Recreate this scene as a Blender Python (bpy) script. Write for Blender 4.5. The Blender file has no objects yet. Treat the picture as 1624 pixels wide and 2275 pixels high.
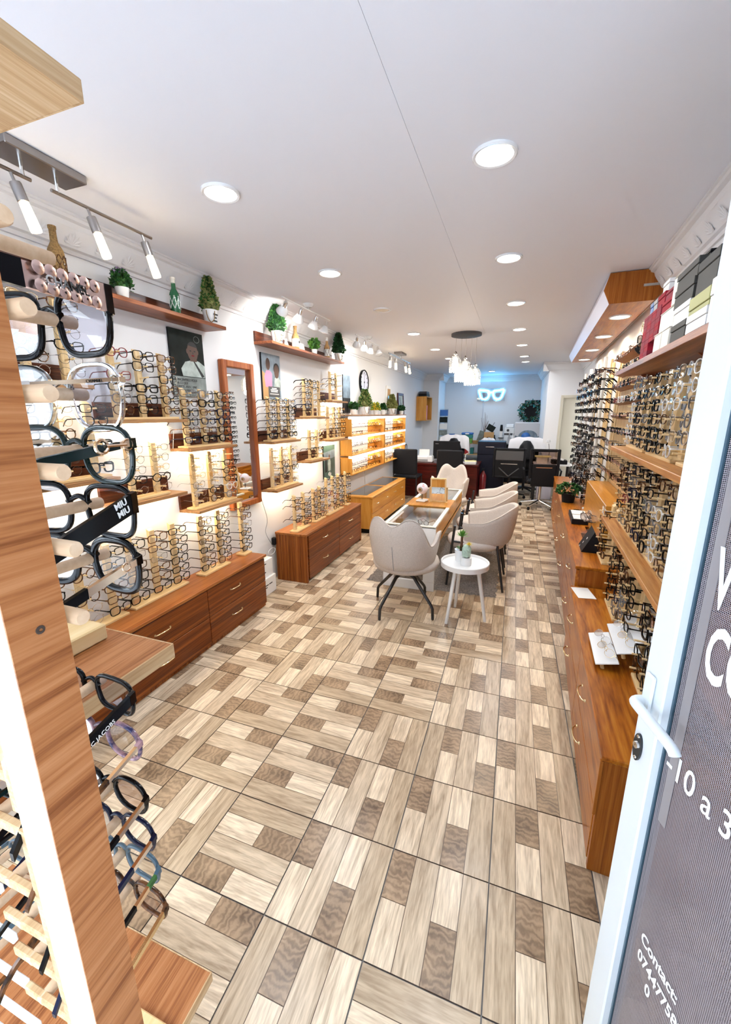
import bpy, bmesh, math, random
from mathutils import Vector, Matrix
random.seed(7)
PI = math.pi
scene = bpy.context.scene
C = scene.collection

# ------------------------------------------------------------------ camera, world, exposure
CAMZ = 1.5445
def camera():
    cd = bpy.data.cameras.new('camera'); co = bpy.data.objects.new('camera', cd); C.objects.link(co)
    yaw, pitch, roll = (math.radians(a) for a in (19.77, 13.51, -0.16))
    fwd = Vector((-math.sin(yaw), math.cos(yaw), 0)); rt = Vector((math.cos(yaw), math.sin(yaw), 0)); up = Vector((0, 0, 1))
    f2 = fwd*math.cos(pitch) - up*math.sin(pitch); u2 = up*math.cos(pitch) + fwd*math.sin(pitch)
    r3 = rt*math.cos(roll) + u2*math.sin(roll); u3 = u2*math.cos(roll) - rt*math.sin(roll)
    m = Matrix((r3, u3, -f2)).transposed().to_4x4(); m.translation = (0, 0, CAMZ)
    co.matrix_world = m
    cd.sensor_fit = 'VERTICAL'; cd.sensor_height = 36.0; cd.sensor_width = 36.0
    cd.lens = 904.3*36.0/2275.0
    cd.clip_start = 0.02; cd.clip_end = 100
    scene.camera = co
camera()

W = bpy.data.worlds.new('sky'); scene.world = W; W.use_nodes = True
bg = W.node_tree.nodes['Background']; bg.inputs[0].default_value = (0.74, 0.87, 1.0, 1); bg.inputs[1].default_value = 9.3
vs = scene.view_settings
vs.view_transform = 'Standard'; vs.look = 'None'; vs.gamma = 1; vs.use_curve_mapping = False
vs.exposure = 0.32
cy = scene.cycles
cy.max_bounces = 4; cy.diffuse_bounces = 3; cy.glossy_bounces = 2; cy.transmission_bounces = 2
cy.transparent_max_bounces = 14; cy.caustics_reflective = False; cy.caustics_refractive = False
cy.sample_clamp_indirect = 6.0; cy.use_light_tree = False; cy.use_adaptive_sampling = True; cy.adaptive_threshold = .12; cy.adaptive_min_samples = 20

def area_light(name, loc, size, watts, col=(1, 1, 1), rot=(0, 0, 0), shape='DISK', size_y=None, spread=PI):
    l = bpy.data.lights.new(name, 'AREA'); l.shape = shape; l.size = size; l.energy = watts; l.color = col; l.spread = spread
    if size_y: l.size_y = size_y
    o = bpy.data.objects.new(name, l); o.location = loc; o.rotation_euler = rot; C.objects.link(o); return o
def point_light(name, loc, r, watts, col=(1, 1, 1)):
    l = bpy.data.lights.new(name, 'POINT'); l.shadow_soft_size = r; l.energy = watts; l.color = col
    o = bpy.data.objects.new(name, l); o.location = loc; C.objects.link(o); return o

# ------------------------------------------------------------------ materials
MATS = {}
def nt(name):
    m = bpy.data.materials.new(name); m.use_nodes = True; MATS[name] = m
    return m, m.node_tree.nodes, m.node_tree.links, m.node_tree.nodes['Principled BSDF']
def rgb(c): return (c[0], c[1], c[2], 1)
def hexc(h):
    v = [int(h[i:i+2], 16)/255 for i in (0, 2, 4)]
    return tuple((x/12.92 if x <= .04045 else ((x+.055)/1.055)**2.4) for x in v)
def plain(name, col, rough=.5, metal=0, bump=0, bscale=200, coat=0, var=0, vscale=8, spec=None):
    if isinstance(col, str): col = hexc(col)
    m, N, L, p = nt(name)
    p.inputs['Base Color'].default_value = rgb(col); p.inputs['Roughness'].default_value = rough; p.inputs['Metallic'].default_value = metal
    if coat: p.inputs['Coat Weight'].default_value = coat; p.inputs['Coat Roughness'].default_value = .05
    if spec is not None: p.inputs['Specular IOR Level'].default_value = spec
    if bump or var:
        tc = N.new('ShaderNodeTexCoord')
    if var:
        n = N.new('ShaderNodeTexNoise'); n.inputs['Scale'].default_value = vscale; n.inputs['Detail'].default_value = 5; L.new(tc.outputs['Object'], n.inputs['Vector'])
        r = N.new('ShaderNodeValToRGB'); r.color_ramp.elements[0].position = .3; r.color_ramp.elements[1].position = .7
        r.color_ramp.elements[0].color = rgb([c*(1-var) for c in col]); r.color_ramp.elements[1].color = rgb([min(1, c*(1+var)) for c in col])
        L.new(n.outputs['Fac'], r.inputs[0]); L.new(r.outputs[0], p.inputs['Base Color'])
    if bump:
        n = N.new('ShaderNodeTexNoise'); n.inputs['Scale'].default_value = bscale; n.inputs['Detail'].default_value = 4; L.new(tc.outputs['Object'], n.inputs['Vector'])
        b = N.new('ShaderNodeBump'); b.inputs['Strength'].default_value = bump; b.inputs['Distance'].default_value = .01
        L.new(n.outputs['Fac'], b.inputs['Height']); L.new(b.outputs[0], p.inputs['Normal'])
    return m
def emit(name, col, strength):
    if isinstance(col, str): col = hexc(col)
    m, N, L, p = nt(name)
    p.inputs['Base Color'].default_value = rgb(col); p.inputs['Emission Color'].default_value = rgb(col); p.inputs['Emission Strength'].default_value = strength
    if name != 'neon': m.cycles.emission_sampling = 'NONE'      # the lamps beside them do the lighting
    return m
def wood(name, ca, cb, cc, axis='Y', scale=14, stretch=.05, rough=.4, contrast=1.0, dist=1.2, coat=0):
    """streaky grain along AXIS of the object"""
    m, N, L, p = nt(name)
    ca, cb, cc = [hexc(c) if isinstance(c, str) else c for c in (ca, cb, cc)]
    tc = N.new('ShaderNodeTexCoord'); oi = N.new('ShaderNodeObjectInfo')
    ad = N.new('ShaderNodeVectorMath'); ad.operation = 'ADD'
    ml = N.new('ShaderNodeMath'); ml.operation = 'MULTIPLY'; ml.inputs[1].default_value = 9.0; L.new(oi.outputs['Random'], ml.inputs[0])
    L.new(tc.outputs['Object'], ad.inputs[0]); L.new(ml.outputs[0], ad.inputs[1])
    mp = N.new('ShaderNodeMapping'); s = [scale]*3; s['XYZ'.index(axis)] = scale*stretch; mp.inputs['Scale'].default_value = s
    L.new(ad.outputs[0], mp.inputs['Vector'])
    n1 = N.new('ShaderNodeTexNoise'); n1.inputs['Scale'].default_value = 1; n1.inputs['Detail'].default_value = 3; n1.inputs['Distortion'].default_value = dist
    n2 = N.new('ShaderNodeTexNoise'); n2.inputs['Scale'].default_value = 7; n2.inputs['Detail'].default_value = 3
    L.new(mp.outputs[0], n1.inputs['Vector']); L.new(mp.outputs[0], n2.inputs['Vector'])
    mx = N.new('ShaderNodeMix'); mx.data_type = 'FLOAT'; mx.inputs[0].default_value = .42
    L.new(n1.outputs['Fac'], mx.inputs[2]); L.new(n2.outputs['Fac'], mx.inputs[3])
    r = N.new('ShaderNodeValToRGB'); w = .16/contrast
    r.color_ramp.elements[0].position = .5-w; r.color_ramp.elements[0].color = rgb(ca)
    r.color_ramp.elements[1].position = .5+w; r.color_ramp.elements[1].color = rgb(cc)
    e = r.color_ramp.elements.new(.5); e.color = rgb(cb)
    L.new(mx.outputs[0], r.inputs[0]); L.new(r.outputs[0], p.inputs['Base Color'])
    p.inputs['Roughness'].default_value = rough; p.inputs['Specular IOR Level'].default_value = .25
    if coat: p.inputs['Coat Weight'].default_value = coat*.35; p.inputs['Coat Roughness'].default_value = .15
    b = N.new('ShaderNodeBump'); b.inputs['Strength'].default_value = .08; b.inputs['Distance'].default_value = .003
    L.new(mx.outputs[0], b.inputs['Height']); L.new(b.outputs[0], p.inputs['Normal'])
    return m
def clear(name, tint=(.97, .98, .98), gloss=.5, ior=1.5, rough=.01):
    """thin clear sheet: see-through with a fresnel reflection"""
    m, N, L, p = nt(name); N.remove(p); out = N['Material Output']
    t = N.new('ShaderNodeBsdfTransparent'); t.inputs[0].default_value = rgb(tint)
    g = N.new('ShaderNodeBsdfGlossy'); g.inputs['Roughness'].default_value = rough
    f = N.new('ShaderNodeFresnel'); f.inputs[0].default_value = ior
    k = N.new('ShaderNodeMath'); k.operation = 'MULTIPLY'; k.inputs[1].default_value = gloss; L.new(f.outputs[0], k.inputs[0])
    x = N.new('ShaderNodeMixShader'); L.new(k.outputs[0], x.inputs[0]); L.new(t.outputs[0], x.inputs[1]); L.new(g.outputs[0], x.inputs[2])
    L.new(x.outputs[0], out.inputs[0]); return m

plain('wall', (.80, .80, .815), .75, bump=.12, bscale=9)
plain('ceiling', (.83, .85, .915), .6)
plain('cornice', (.80, .80, .82), .6)
plain('grout', (.20, .185, .175), .8)
plain('pavement', (.60, .60, .62), .9, bump=.2, bscale=60, var=.15, vscale=3)
wood('teak', '3e1604', '743810', '98541f', 'Y', 55, .012, .35, 1.0, .25, coat=.2)
wood('teak_end', '5c2a0c', '884819', 'a4642c', 'Z', 40, .02, .38, 1.0, .6)
wood('teak_top', '7a4018', '9c5c2a', 'b27640', 'Y', 20, .04, .3, 1.0, .6, coat=.25)
wood('walnut', '2a0f06', '4f2412', '754023', 'Y', 30, .04, .35, 1.1, .7, coat=.2)
wood('shelf_oak', '7a5232', '9c7149', 'b98d62', 'Y', 22, .05, .45, 1.0, .7)
wood('shelf_brown', '5c2c14', '84482a', 'a5663f', 'Y', 22, .05, .35, 1.0, .7, coat=.15)
wood('pine', 'd8b47c', 'e4c592', 'edd5aa', 'Z', 16, .06, .5, .8, .8)
wood('pine_base', 'd3ac72', 'e0bf8b', 'ecd2a4', 'Y', 16, .06, .5, .8, .8)
wood('golden_oak', 'b06f22', 'c98a38', 'd89f4e', 'Y', 14, .06, .32, .8, .8, coat=.3)
wood('golden_oak_end', 'b5762a', 'cd9040', 'dba656', 'Z', 14, .06, .32, .8, .8, coat=.3)
wood('orange_oak', '7a3a08', 'a55c14', 'bd7826', 'Y', 13, .10, .32, 1.1, 2.2, coat=.3)
wood('orange_oak_end', '7c3d10', '9c561c', 'b06c2c', 'Z', 45, .02, .35, 1.0, .8)
wood('laminate', '7c4622', 'a4683c', 'b67c50', 'Y', 60, .03, .45, 1.2, .5)
wood('ply_edge', 'b08a60', 'c7a47a', 'd8bc96', 'Y', 40, .04, .6, 1.0, .8)
wood('pale_edge', 'dcc58f', 'e8d6a8', 'f0e3c2', 'Z', 20, .06, .5, .9, .8)
wood('plank_oak', '93582a', 'b47a42', 'ca965c', 'Y', 16, .06, .4, 1.1, 1.6)
wood('beech', 'c9a583', 'd6b594', 'e0c5a6', 'X', 30, .05, .5, .8, .5)
wood('frame_orange', '7c3614', '9c5226', 'b06a36', 'Z', 22, .05, .3, .9, .6, coat=.4)
wood('mahogany', '2a0705', '44110c', '5c1c14', 'X', 14, .06, .3, 1, .8, coat=.3)
plain('steel', (.62, .60, .57), .25, 1)
plain('dark_steel', (.36, .34, .33), .3, 1)
plain('chrome', (.8, .8, .8), .08, 1)
plain('brass', (.86, .70, .42), .22, 1)
plain('gold', (.90, .68, .48), .14, 1)
plain('rose_gold', (.80, .55, .46), .28, 1)
plain('street_wall', (.20, .19, .185), .9)
plain('street_glass', (.03, .035, .04), .2)
plain('black', (.006, .006, .008), .5, spec=.2)
plain('black_gloss', (.003, .003, .004), .10, spec=.2)
plain('black_metal', (.012, .012, .014), .3, 0, coat=.2)
plain('white', (.85, .85, .85), .35)
plain('white_gloss', (.88, .89, .9), .15, coat=.3)
plain('white_metal', (.80, .86, .90), .3)
plain('cream', (.80, .76, .66), .5)
plain('paper', (.86, .85, .83), .7)
plain('card', (.85, .84, .83), .6)
plain('grey', (.33, .33, .34), .5)
plain('dark_grey', (.06, .06, .065), .5)
plain('smoked_glass', (.10, .095, .09), .08)
plain('charcoal', (.05, .048, .045), .6, spec=.25)
plain('fabric', (.68, .61, .56), .95, bump=.5, bscale=420, var=.16, vscale=260, spec=.2)
plain('rug', (.24, .21, .19), 1, bump=1.0, bscale=120, var=.4, vscale=70, spec=.1)
plain('cloth_white', (.72, .72, .76), .9, bump=.2, bscale=30)
plain('leaf_green', (.035, .13, .022), .6, var=.6, vscale=40)
plain('leaf_dark', (.012, .07, .018), .6, var=.6, vscale=40)
plain('leaf_olive', (.27, .28, .09), .7, var=.5, vscale=40)
plain('leaf_bright', (.13, .33, .05), .55, var=.5, vscale=30)
plain('leaf_yellow', (.75, .55, .04), .6, var=.3, vscale=30)
plain('lilac', (.36, .25, .40), .7, var=.5, vscale=60)
plain('cactus', (.45, .60, .50), .8, bump=.6, bscale=160, var=.2, vscale=120)
plain('soil', (.05, .03, .02), .9)
plain('jute', (.32, .19, .07), .95, bump=.8, bscale=300, var=.4, vscale=150)
plain('bottle_green', (.02, .12, .05), .15)
plain('kraft', (.50, .29, .12), .8)
plain('red_box', (.34, .012, .03), .7, spec=.2)
plain('wine_box', (.26, .03, .05), .7, spec=.2)
plain('olive_box', (.36, .36, .13), .5)
plain('blue', (.02, .13, .42), .4)
plain('navy', (.006, .007, .018), .45, spec=.25)
plain('teal', (.02, .22, .22), .5)
plain('yellow', (.85, .55, .02), .5)
plain('pale_yellow', (.85, .75, .30), .6)
plain('red', (.55, .03, .03), .5)
plain('beige_door', (.62, .58, .48), .6)
plain('mirror_glass', (.86, .88, .88), .01, 1)
plain('plaster_grey', (.60, .60, .63), .7)
plain('pink', (.62, .25, .40), .7)
plain('skin_print', (.10, .055, .04), .7)
plain('print_dark', (.010, .014, .012), .6, var=.7, vscale=9, spec=.15)
plain('print_grey', (.20, .23, .22), .5, var=.4, vscale=14)
plain('print_shirt', (.42, .48, .45), .6, var=.3, vscale=20)
plain('print_teal', (.05, .10, .09), .4, var=.5, vscale=10)
plain('print_blue', (.18, .24, .30), .4, var=.5, vscale=10)
plain('ink', (.01, .01, .012), .6)
plain('film_band', (.30, .28, .29), .4)
plain('lilac_white', (.70, .70, .85), .4)
plain('eyeball', (.86, .78, .86), .15, coat=.4)
plain('lock_black', (.015, .02, .025), .3)
emit('led_white', (1, 1, 1), 9)
emit('led_warm', (1, .93, .80), 9)
emit('bulb_warm', (1, .80, .48), 6.5)
emit('bulb_white', (1, .96, .88), 9)
emit('strip_warm', (1, .84, .55), 10)
emit('case_light', (1, .96, .9), 1.6)
emit('neon', (.14, .55, 1.0), 42)
emit('pendant_core', (1, .95, .82), 1.0)
clear('glass', gloss=.4)
clear('lens', (.97, .97, .98), gloss=.55)
clear('lens_blue', (.78, .82, .97), gloss=.7)
clear('lens_tint', (.62, .52, .48), gloss=.6)
clear('acrylic', (.88, .90, .92), gloss=1.0)
clear('crystal', (.93, .93, .92), gloss=2.2, rough=.12)
plain('bead', (.72, .72, .70), .08, coat=.5)

def film_material():
    """printed one-way film on the door glass: grey-violet, finely perforated, half see-through"""
    m, N, L, p = nt('door_film')
    tc = N.new('ShaderNodeTexCoord'); mp = N.new('ShaderNodeMapping'); mp.inputs['Scale'].default_value = (1, 1, 1)
    L.new(tc.outputs['Object'], mp.inputs['Vector'])
    vo = N.new('ShaderNodeTexVoronoi'); vo.inputs['Scale'].default_value = 330; vo.inputs['Randomness'].default_value = 0; L.new(mp.outputs[0], vo.inputs['Vector'])
    cmp_ = N.new('ShaderNodeMath'); cmp_.operation = 'LESS_THAN'; cmp_.inputs[1].default_value = .38; L.new(vo.outputs['Distance'], cmp_.inputs[0])
    out = N['Material Output']
    t = N.new('ShaderNodeBsdfTransparent'); t.inputs[0].default_value = (.60, .58, .60, 1)
    p.inputs['Base Color'].default_value = (.37, .335, .365, 1); p.inputs['Roughness'].default_value = .12
    x = N.new('ShaderNodeMixShader'); L.new(cmp_.outputs[0], x.inputs[0]); L.new(p.outputs[0], x.inputs[1]); L.new(t.outputs[0], x.inputs[2])
    L.new(x.outputs[0], out.inputs[0]); return m
film_material()

def tortoise(name, a, b, sc=60):
    m, N, L, p = nt(name); tc = N.new('ShaderNodeTexCoord')
    n = N.new('ShaderNodeTexNoise'); n.inputs['Scale'].default_value = sc; n.inputs['Detail'].default_value = 3; L.new(tc.outputs['Object'], n.inputs['Vector'])
    r = N.new('ShaderNodeValToRGB'); r.color_ramp.elements[0].position = .42; r.color_ramp.elements[1].position = .6
    r.color_ramp.elements[0].color = rgb(a); r.color_ramp.elements[1].color = rgb(b); L.new(n.outputs['Fac'], r.inputs[0]); L.new(r.outputs[0], p.inputs['Base Color'])
    p.inputs['Roughness'].default_value = .10; p.inputs['Specular IOR Level'].default_value = .35
tortoise('tortoise', (.02, .008, .004), (.16, .06, .02))
tortoise('pink_tortoise', (.03, .03, .09), (.42, .24, .26), 55)
plain('frame_brown', (.09, .035, .015), .1, coat=.5)
plain('frame_green', (.002, .011, .010), .10, spec=.3)
plain('frame_navy', (.006, .009, .03), .10, spec=.3)
plain('frame_slate', (.06, .11, .15), .25, coat=.3)
plain('frame_red', (.20, .02, .025), .1, coat=.5)
plain('frame_grey', (.16, .15, .15), .15, coat=.4)
plain('frame_clear', (.74, .73, .71), .12, coat=.5)
plain('frame_gold', (.80, .62, .36), .2, 1)
plain('frame_silver', (.62, .62, .63), .2, 1)
plain('gunmetal', (.12, .12, .13), .25, 1)

def tile_material():
    m, N, L, p = nt('floor_tile')
    tc = N.new('ShaderNodeTexCoord'); oi = N.new('ShaderNodeObjectInfo'); at = N.new('ShaderNodeVertexColor'); at.layer_name = 'plank'
    ml = N.new('ShaderNodeMath'); ml.operation = 'MULTIPLY'; ml.inputs[1].default_value = 31.0; L.new(oi.outputs['Random'], ml.inputs[0])
    a2 = N.new('ShaderNodeVectorMath'); a2.operation = 'MULTIPLY'; a2.inputs[1].default_value = (7, 7, 7); L.new(at.outputs['Color'], a2.inputs[0])
    ad = N.new('ShaderNodeVectorMath'); L.new(tc.outputs['Object'], ad.inputs[0]); L.new(a2.outputs[0], ad.inputs[1])
    ad2 = N.new('ShaderNodeVectorMath'); L.new(ad.outputs[0], ad2.inputs[0]); L.new(ml.outputs[0], ad2.inputs[1])
    mp = N.new('ShaderNodeMapping'); mp.inputs['Scale'].default_value = (34, 3.2, 34); L.new(ad2.outputs[0], mp.inputs['Vector'])
    n1 = N.new('ShaderNodeTexNoise'); n1.inputs['Scale'].default_value = 1; n1.inputs['Detail'].default_value = 4; n1.inputs['Distortion'].default_value = 1.6; L.new(mp.outputs[0], n1.inputs['Vector'])
    n2 = N.new('ShaderNodeTexNoise'); n2.inputs['Scale'].default_value = 6; n2.inputs['Detail'].default_value = 3; L.new(mp.outputs[0], n2.inputs['Vector'])
    mx = N.new('ShaderNodeMix'); mx.data_type = 'FLOAT'; mx.inputs[0].default_value = .35; L.new(n1.outputs['Fac'], mx.inputs[2]); L.new(n2.outputs['Fac'], mx.inputs[3])
    r = N.new('ShaderNodeValToRGB'); r.color_ramp.elements[0].position = .32; r.color_ramp.elements[1].position = .62
    r.color_ramp.elements[0].color = (.50, .44, .38, 1); r.color_ramp.elements[1].color = (1.08, 1.07, 1.05, 1); L.new(mx.outputs[0], r.inputs[0])
    # swirly figure for the dark printed planks
    mp2 = N.new('ShaderNodeMapping'); mp2.inputs['Scale'].default_value = (12, 9, 12); L.new(ad2.outputs[0], mp2.inputs['Vector'])
    wv = N.new('ShaderNodeTexWave'); wv.wave_type = 'RINGS'; wv.inputs['Scale'].default_value = 2.4; wv.inputs['Distortion'].default_value = 9; wv.inputs['Detail'].default_value = 3; wv.inputs['Detail Scale'].default_value = 1.2; L.new(mp2.outputs[0], wv.inputs['Vector'])
    n3 = N.new('ShaderNodeTexNoise'); n3.inputs['Scale'].default_value = 1; n3.inputs['Detail'].default_value = 3; L.new(mp2.outputs[0], n3.inputs['Vector'])
    m3 = N.new('ShaderNodeMix'); m3.data_type = 'FLOAT'; m3.inputs[0].default_value = .80; L.new(wv.outputs['Fac'], m3.inputs[2]); L.new(n3.outputs['Fac'], m3.inputs[3])
    r3 = N.new('ShaderNodeValToRGB'); r3.color_ramp.elements[0].position = .25; r3.color_ramp.elements[1].position = .72
    r3.color_ramp.elements[0].color = (.5, .45, .42, 1); r3.color_ramp.elements[1].color = (1.75, 1.75, 1.75, 1); L.new(m3.outputs[0], r3.inputs[0])
    c1 = N.new('ShaderNodeMix'); c1.data_type = 'RGBA'; L.new(at.outputs['Alpha'], c1.inputs[0]); L.new(r.outputs[0], c1.inputs[6]); L.new(r3.outputs[0], c1.inputs[7])
    c2 = N.new('ShaderNodeMix'); c2.data_type = 'RGBA'; c2.blend_type = 'MULTIPLY'; c2.inputs[0].default_value = 1; L.new(at.outputs['Color'], c2.inputs[6]); L.new(c1.outputs[2], c2.inputs[7])
    L.new(c2.outputs[2], p.inputs['Base Color']); p.inputs['Roughness'].default_value = .28; p.inputs['Specular IOR Level'].default_value = .45
tile_material()

# ------------------------------------------------------------------ geometry helpers
class MB:
    """collects faces for ONE mesh; material slot per face"""
    def __init__(s): s.v = []; s.f = []; s.m = []; s.mats = []
    def mi(s, mat):
        if mat not in s.mats: s.mats.append(mat)
        return s.mats.index(mat)
    def add(s, verts, faces, mat):
        b = len(s.v); k = s.mi(mat); s.v += [tuple(p) for p in verts]
        for f in faces: s.f.append([i+b for i in f]); s.m.append(k)
    def box(s, lo, hi, mat, ch=0, M=None):
        x0, y0, z0 = lo; x1, y1, z1 = hi
        if not ch:
            V = [(x, y, z) for z in (z0, z1) for y in (y0, y1) for x in (x0, x1)]
            F = [(0, 2, 3, 1), (4, 5, 7, 6), (0, 1, 5, 4), (2, 6, 7, 3), (0, 4, 6, 2), (1, 3, 7, 5)]
        else:
            V = []; idx = {}
            for sx, x in ((0, x0), (1, x1)):
                for sy, y in ((0, y0), (1, y1)):
                    for sz, z in ((0, z0), (1, z1)):
                        dx, dy, dz = (ch if not sx else -ch), (ch if not sy else -ch), (ch if not sz else -ch)
                        for a, p in (('x', (x, y+dy, z+dz)), ('y', (x+dx, y, z+dz)), ('z', (x+dx, y+dy, z))):
                            idx[(sx, sy, sz, a)] = len(V); V.append(p)
            I = idx; F = []
            for q in (0, 1):
                F.append([I[(q, 0, 0, 'x')], I[(q, 1, 0, 'x')], I[(q, 1, 1, 'x')], I[(q, 0, 1, 'x')]][::(1 if q else -1)])
                F.append([I[(0, q, 0, 'y')], I[(1, q, 0, 'y')], I[(1, q, 1, 'y')], I[(0, q, 1, 'y')]][::(-1 if q else 1)])
                F.append([I[(0, 0, q, 'z')], I[(1, 0, q, 'z')], I[(1, 1, q, 'z')], I[(0, 1, q, 'z')]][::(1 if q else -1)])
            for a in (0, 1):
                for b in (0, 1):
                    F.append([I[(a, b, 0, 'x')], I[(a, b, 1, 'x')], I[(a, b, 1, 'y')], I[(a, b, 0, 'y')]])
                    F.append([I[(a, 0, b, 'x')], I[(a, 1, b, 'x')], I[(a, 1, b, 'z')], I[(a, 0, b, 'z')]])
                    F.append([I[(0, a, b, 'y')], I[(1, a, b, 'y')], I[(1, a, b, 'z')], I[(0, a, b, 'z')]])
                    for c in (0, 1): F.append([I[(a, b, c, 'x')], I[(a, b, c, 'y')], I[(a, b, c, 'z')]])
        if M is not None: V = [tuple(M @ Vector(p)) for p in V]
        s.add(V, F, mat)
    def tube(s, path, r, mat, n=8, caps=True, closed=False):
        """round tube along PATH; r may be a list"""
        P = [Vector(p) for p in path]; k = len(P); R = r if isinstance(r, (list, tuple)) else [r]*k
        V = []; F = []; prev = None
        for i, p in enumerate(P):
            if closed: d = P[(i+1) % k]-P[i-1]
            else: d = P[min(i+1, k-1)]-P[max(i-1, 0)]
            d = d.normalized() if d.length > 1e-9 else Vector((0, 0, 1))
            if prev is None: u = d.orthogonal().normalized()
            else: u = (prev-d*prev.dot(d)); u = u.normalized() if u.length > 1e-6 else d.orthogonal().normalized()
            prev = u; w = d.cross(u)
            for j in range(n):
                a = 2*PI*j/n; V.append(p+(u*math.cos(a)+w*math.sin(a))*R[i])
        for i in range(k if closed else k-1):
            for j in range(n):
                a, b = i*n+j, i*n+(j+1) % n; c, d = ((i+1) % k)*n+(j+1) % n, ((i+1) % k)*n+j
                F.append((a, b, c, d))
        if caps and not closed: F.append(tuple(range(n))[::-1]); F.append(tuple((k-1)*n+j for j in range(n)))
        s.add(V, F, mat)
    def lathe(s, prof, mat, n=20, c=(0, 0, 0), M=None, caps=True):
        V = []; F = []
        for r, z in prof:
            for j in range(n):
                a = 2*PI*j/n; V.append((c[0]+r*math.cos(a), c[1]+r*math.sin(a), c[2]+z))
        k = len(prof)
        for i in range(k-1):
            for j in range(n): F.append((i*n+j, i*n+(j+1) % n, (i+1)*n+(j+1) % n, (i+1)*n+j))
        if caps: F.append(tuple(range(n))[::-1]); F.append(tuple((k-1)*n+j for j in range(n)))
        if M is not None: V = [tuple(M @ Vector(p)) for p in V]
        s.add(V, F, mat)
    def prism(s, poly, d, mat, M=None):
        """poly: 2d points (x,y) counter-clockwise, extruded z 0..d"""
        n = len(poly); V = [(x, y, 0) for x, y in poly]+[(x, y, d) for x, y in poly]
        F = [tuple(range(n))[::-1], tuple(range(n, 2*n))]+[(i, (i+1) % n, n+(i+1) % n, n+i) for i in range(n)]
        if M is not None: V = [tuple(M @ Vector(p)) for p in V]
        s.add(V, F, mat)
    def grid(s, rows, mat, closed=False):
        """rows: list of equal-length point lists"""
        n = len(rows[0]); V = [p for r in rows for p in r]; F = []
        for i in range(len(rows)-1):
            for j in range(n if closed else n-1): F.append((i*n+j, i*n+(j+1) % n, (i+1)*n+(j+1) % n, (i+1)*n+j))
        s.add(V, F, mat)
    def mesh(s, name, smooth=0):
        me = bpy.data.meshes.new(name); me.from_pydata(s.v, [], s.f)
        for k in s.mats: me.materials.append(MATS[k])
        me.polygons.foreach_set('material_index', s.m)
        if smooth:
            me.polygons.foreach_set('use_smooth', [True]*len(me.polygons)); me.update()
            try: me.set_sharp_from_angle(angle=math.radians(smooth))
            except Exception: pass
        me.update(); return me
    def build(s, name, parent=None, smooth=0, loc=None, rot=None):
        return place(name, s.mesh(name, smooth), parent, loc, rot)
def place(name, me, parent=None, loc=None, rot=None):
    o = bpy.data.objects.new(name, me); C.objects.link(o)
    if parent is not None: o.parent = parent
    if loc is not None: o.location = loc
    if rot is not None: o.rotation_euler = rot if isinstance(rot, (tuple, list)) else (0, 0, rot)
    return o
def tag(o, label=None, cat=None, group=None, kind=None):
    if label: o['label'] = label
    if cat: o['category'] = cat
    if group: o['group'] = group
    if kind: o['kind'] = kind
    return o
def thing(name, label, cat, loc=(0, 0, 0), rotz=0, group=None):
    o = bpy.data.objects.new(name, None); C.objects.link(o); o.empty_display_size = .05
    o.location = loc; o.rotation_euler = (0, 0, rotz) if not isinstance(rotz, tuple) else rotz
    return tag(o, label, cat, group)
def part(name, parent, lo, hi, mat, ch=0, loc=None, rot=None):
    b = MB(); b.box(lo, hi, mat, ch); return b.build(name, parent, 0, loc, rot)
def struct(o): o['kind'] = 'structure'; return o
def copy_tree(o, parent=None):
    c = o.copy(); C.objects.link(c); c.parent = parent
    for ch in list(o.children): copy_tree(ch, c)
    return c
def text(body, size, mat, parent, loc, rot, name='lettering', ext=.0003, align='LEFT', sx=1, shear=0, bold=0, spacing=1, line=1):
    cu = bpy.data.curves.new(name, 'FONT'); cu.body = body; cu.size = size; cu.extrude = ext; cu.align_x = align; cu.offset = bold
    cu.space_character = spacing; cu.space_line = line; cu.resolution_u = 3
    cu.materials.append(MATS[mat]); o = bpy.data.objects.new(name, cu); C.objects.link(o)
    if parent is not None: o.parent = parent
    o.location = loc; o.rotation_euler = rot; o.scale = (sx, 1, 1); return o
def bez(p0, p1, p2, n=8):
    p0, p1, p2 = Vector(p0), Vector(p1), Vector(p2)
    return [(p0*(1-t)**2+p1*2*t*(1-t)+p2*t*t) for t in [i/n for i in range(n+1)]]
def smooth_path(pts, n=6):
    """Catmull-Rom through pts"""
    P = [Vector(p) for p in pts]; out = []
    for i in range(len(P)-1):
        a, b, c, d = P[max(i-1, 0)], P[i], P[i+1], P[min(i+2, len(P)-1)]
        for k in range(n):
            t = k/n; out.append(.5*((2*b)+(-a+c)*t+(2*a-5*b+4*c-d)*t*t+(-a+3*b-3*c+d)*t**3))
    out.append(P[-1]); return out
ORD = ['first', 'second', 'third', 'fourth', 'fifth', 'sixth', 'seventh', 'eighth', 'ninth', 'tenth', 'eleventh', 'twelfth', 'thirteenth', 'fourteenth']
# ------------------------------------------------------------------ the room
XL = -2.08; CEIL = 2.44; BACK = 10.8; RX0 = .68; RS = .048; T = .3333
RANG = math.atan(RS)
def rw(y, off, z=0): return Vector((RX0+RS*y-off, y+off*RS, z))       # a point OFF metres out from the slanting side wall
FACE_R = PI-RANG                                                         # turns +X to face the room from that wall

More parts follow.
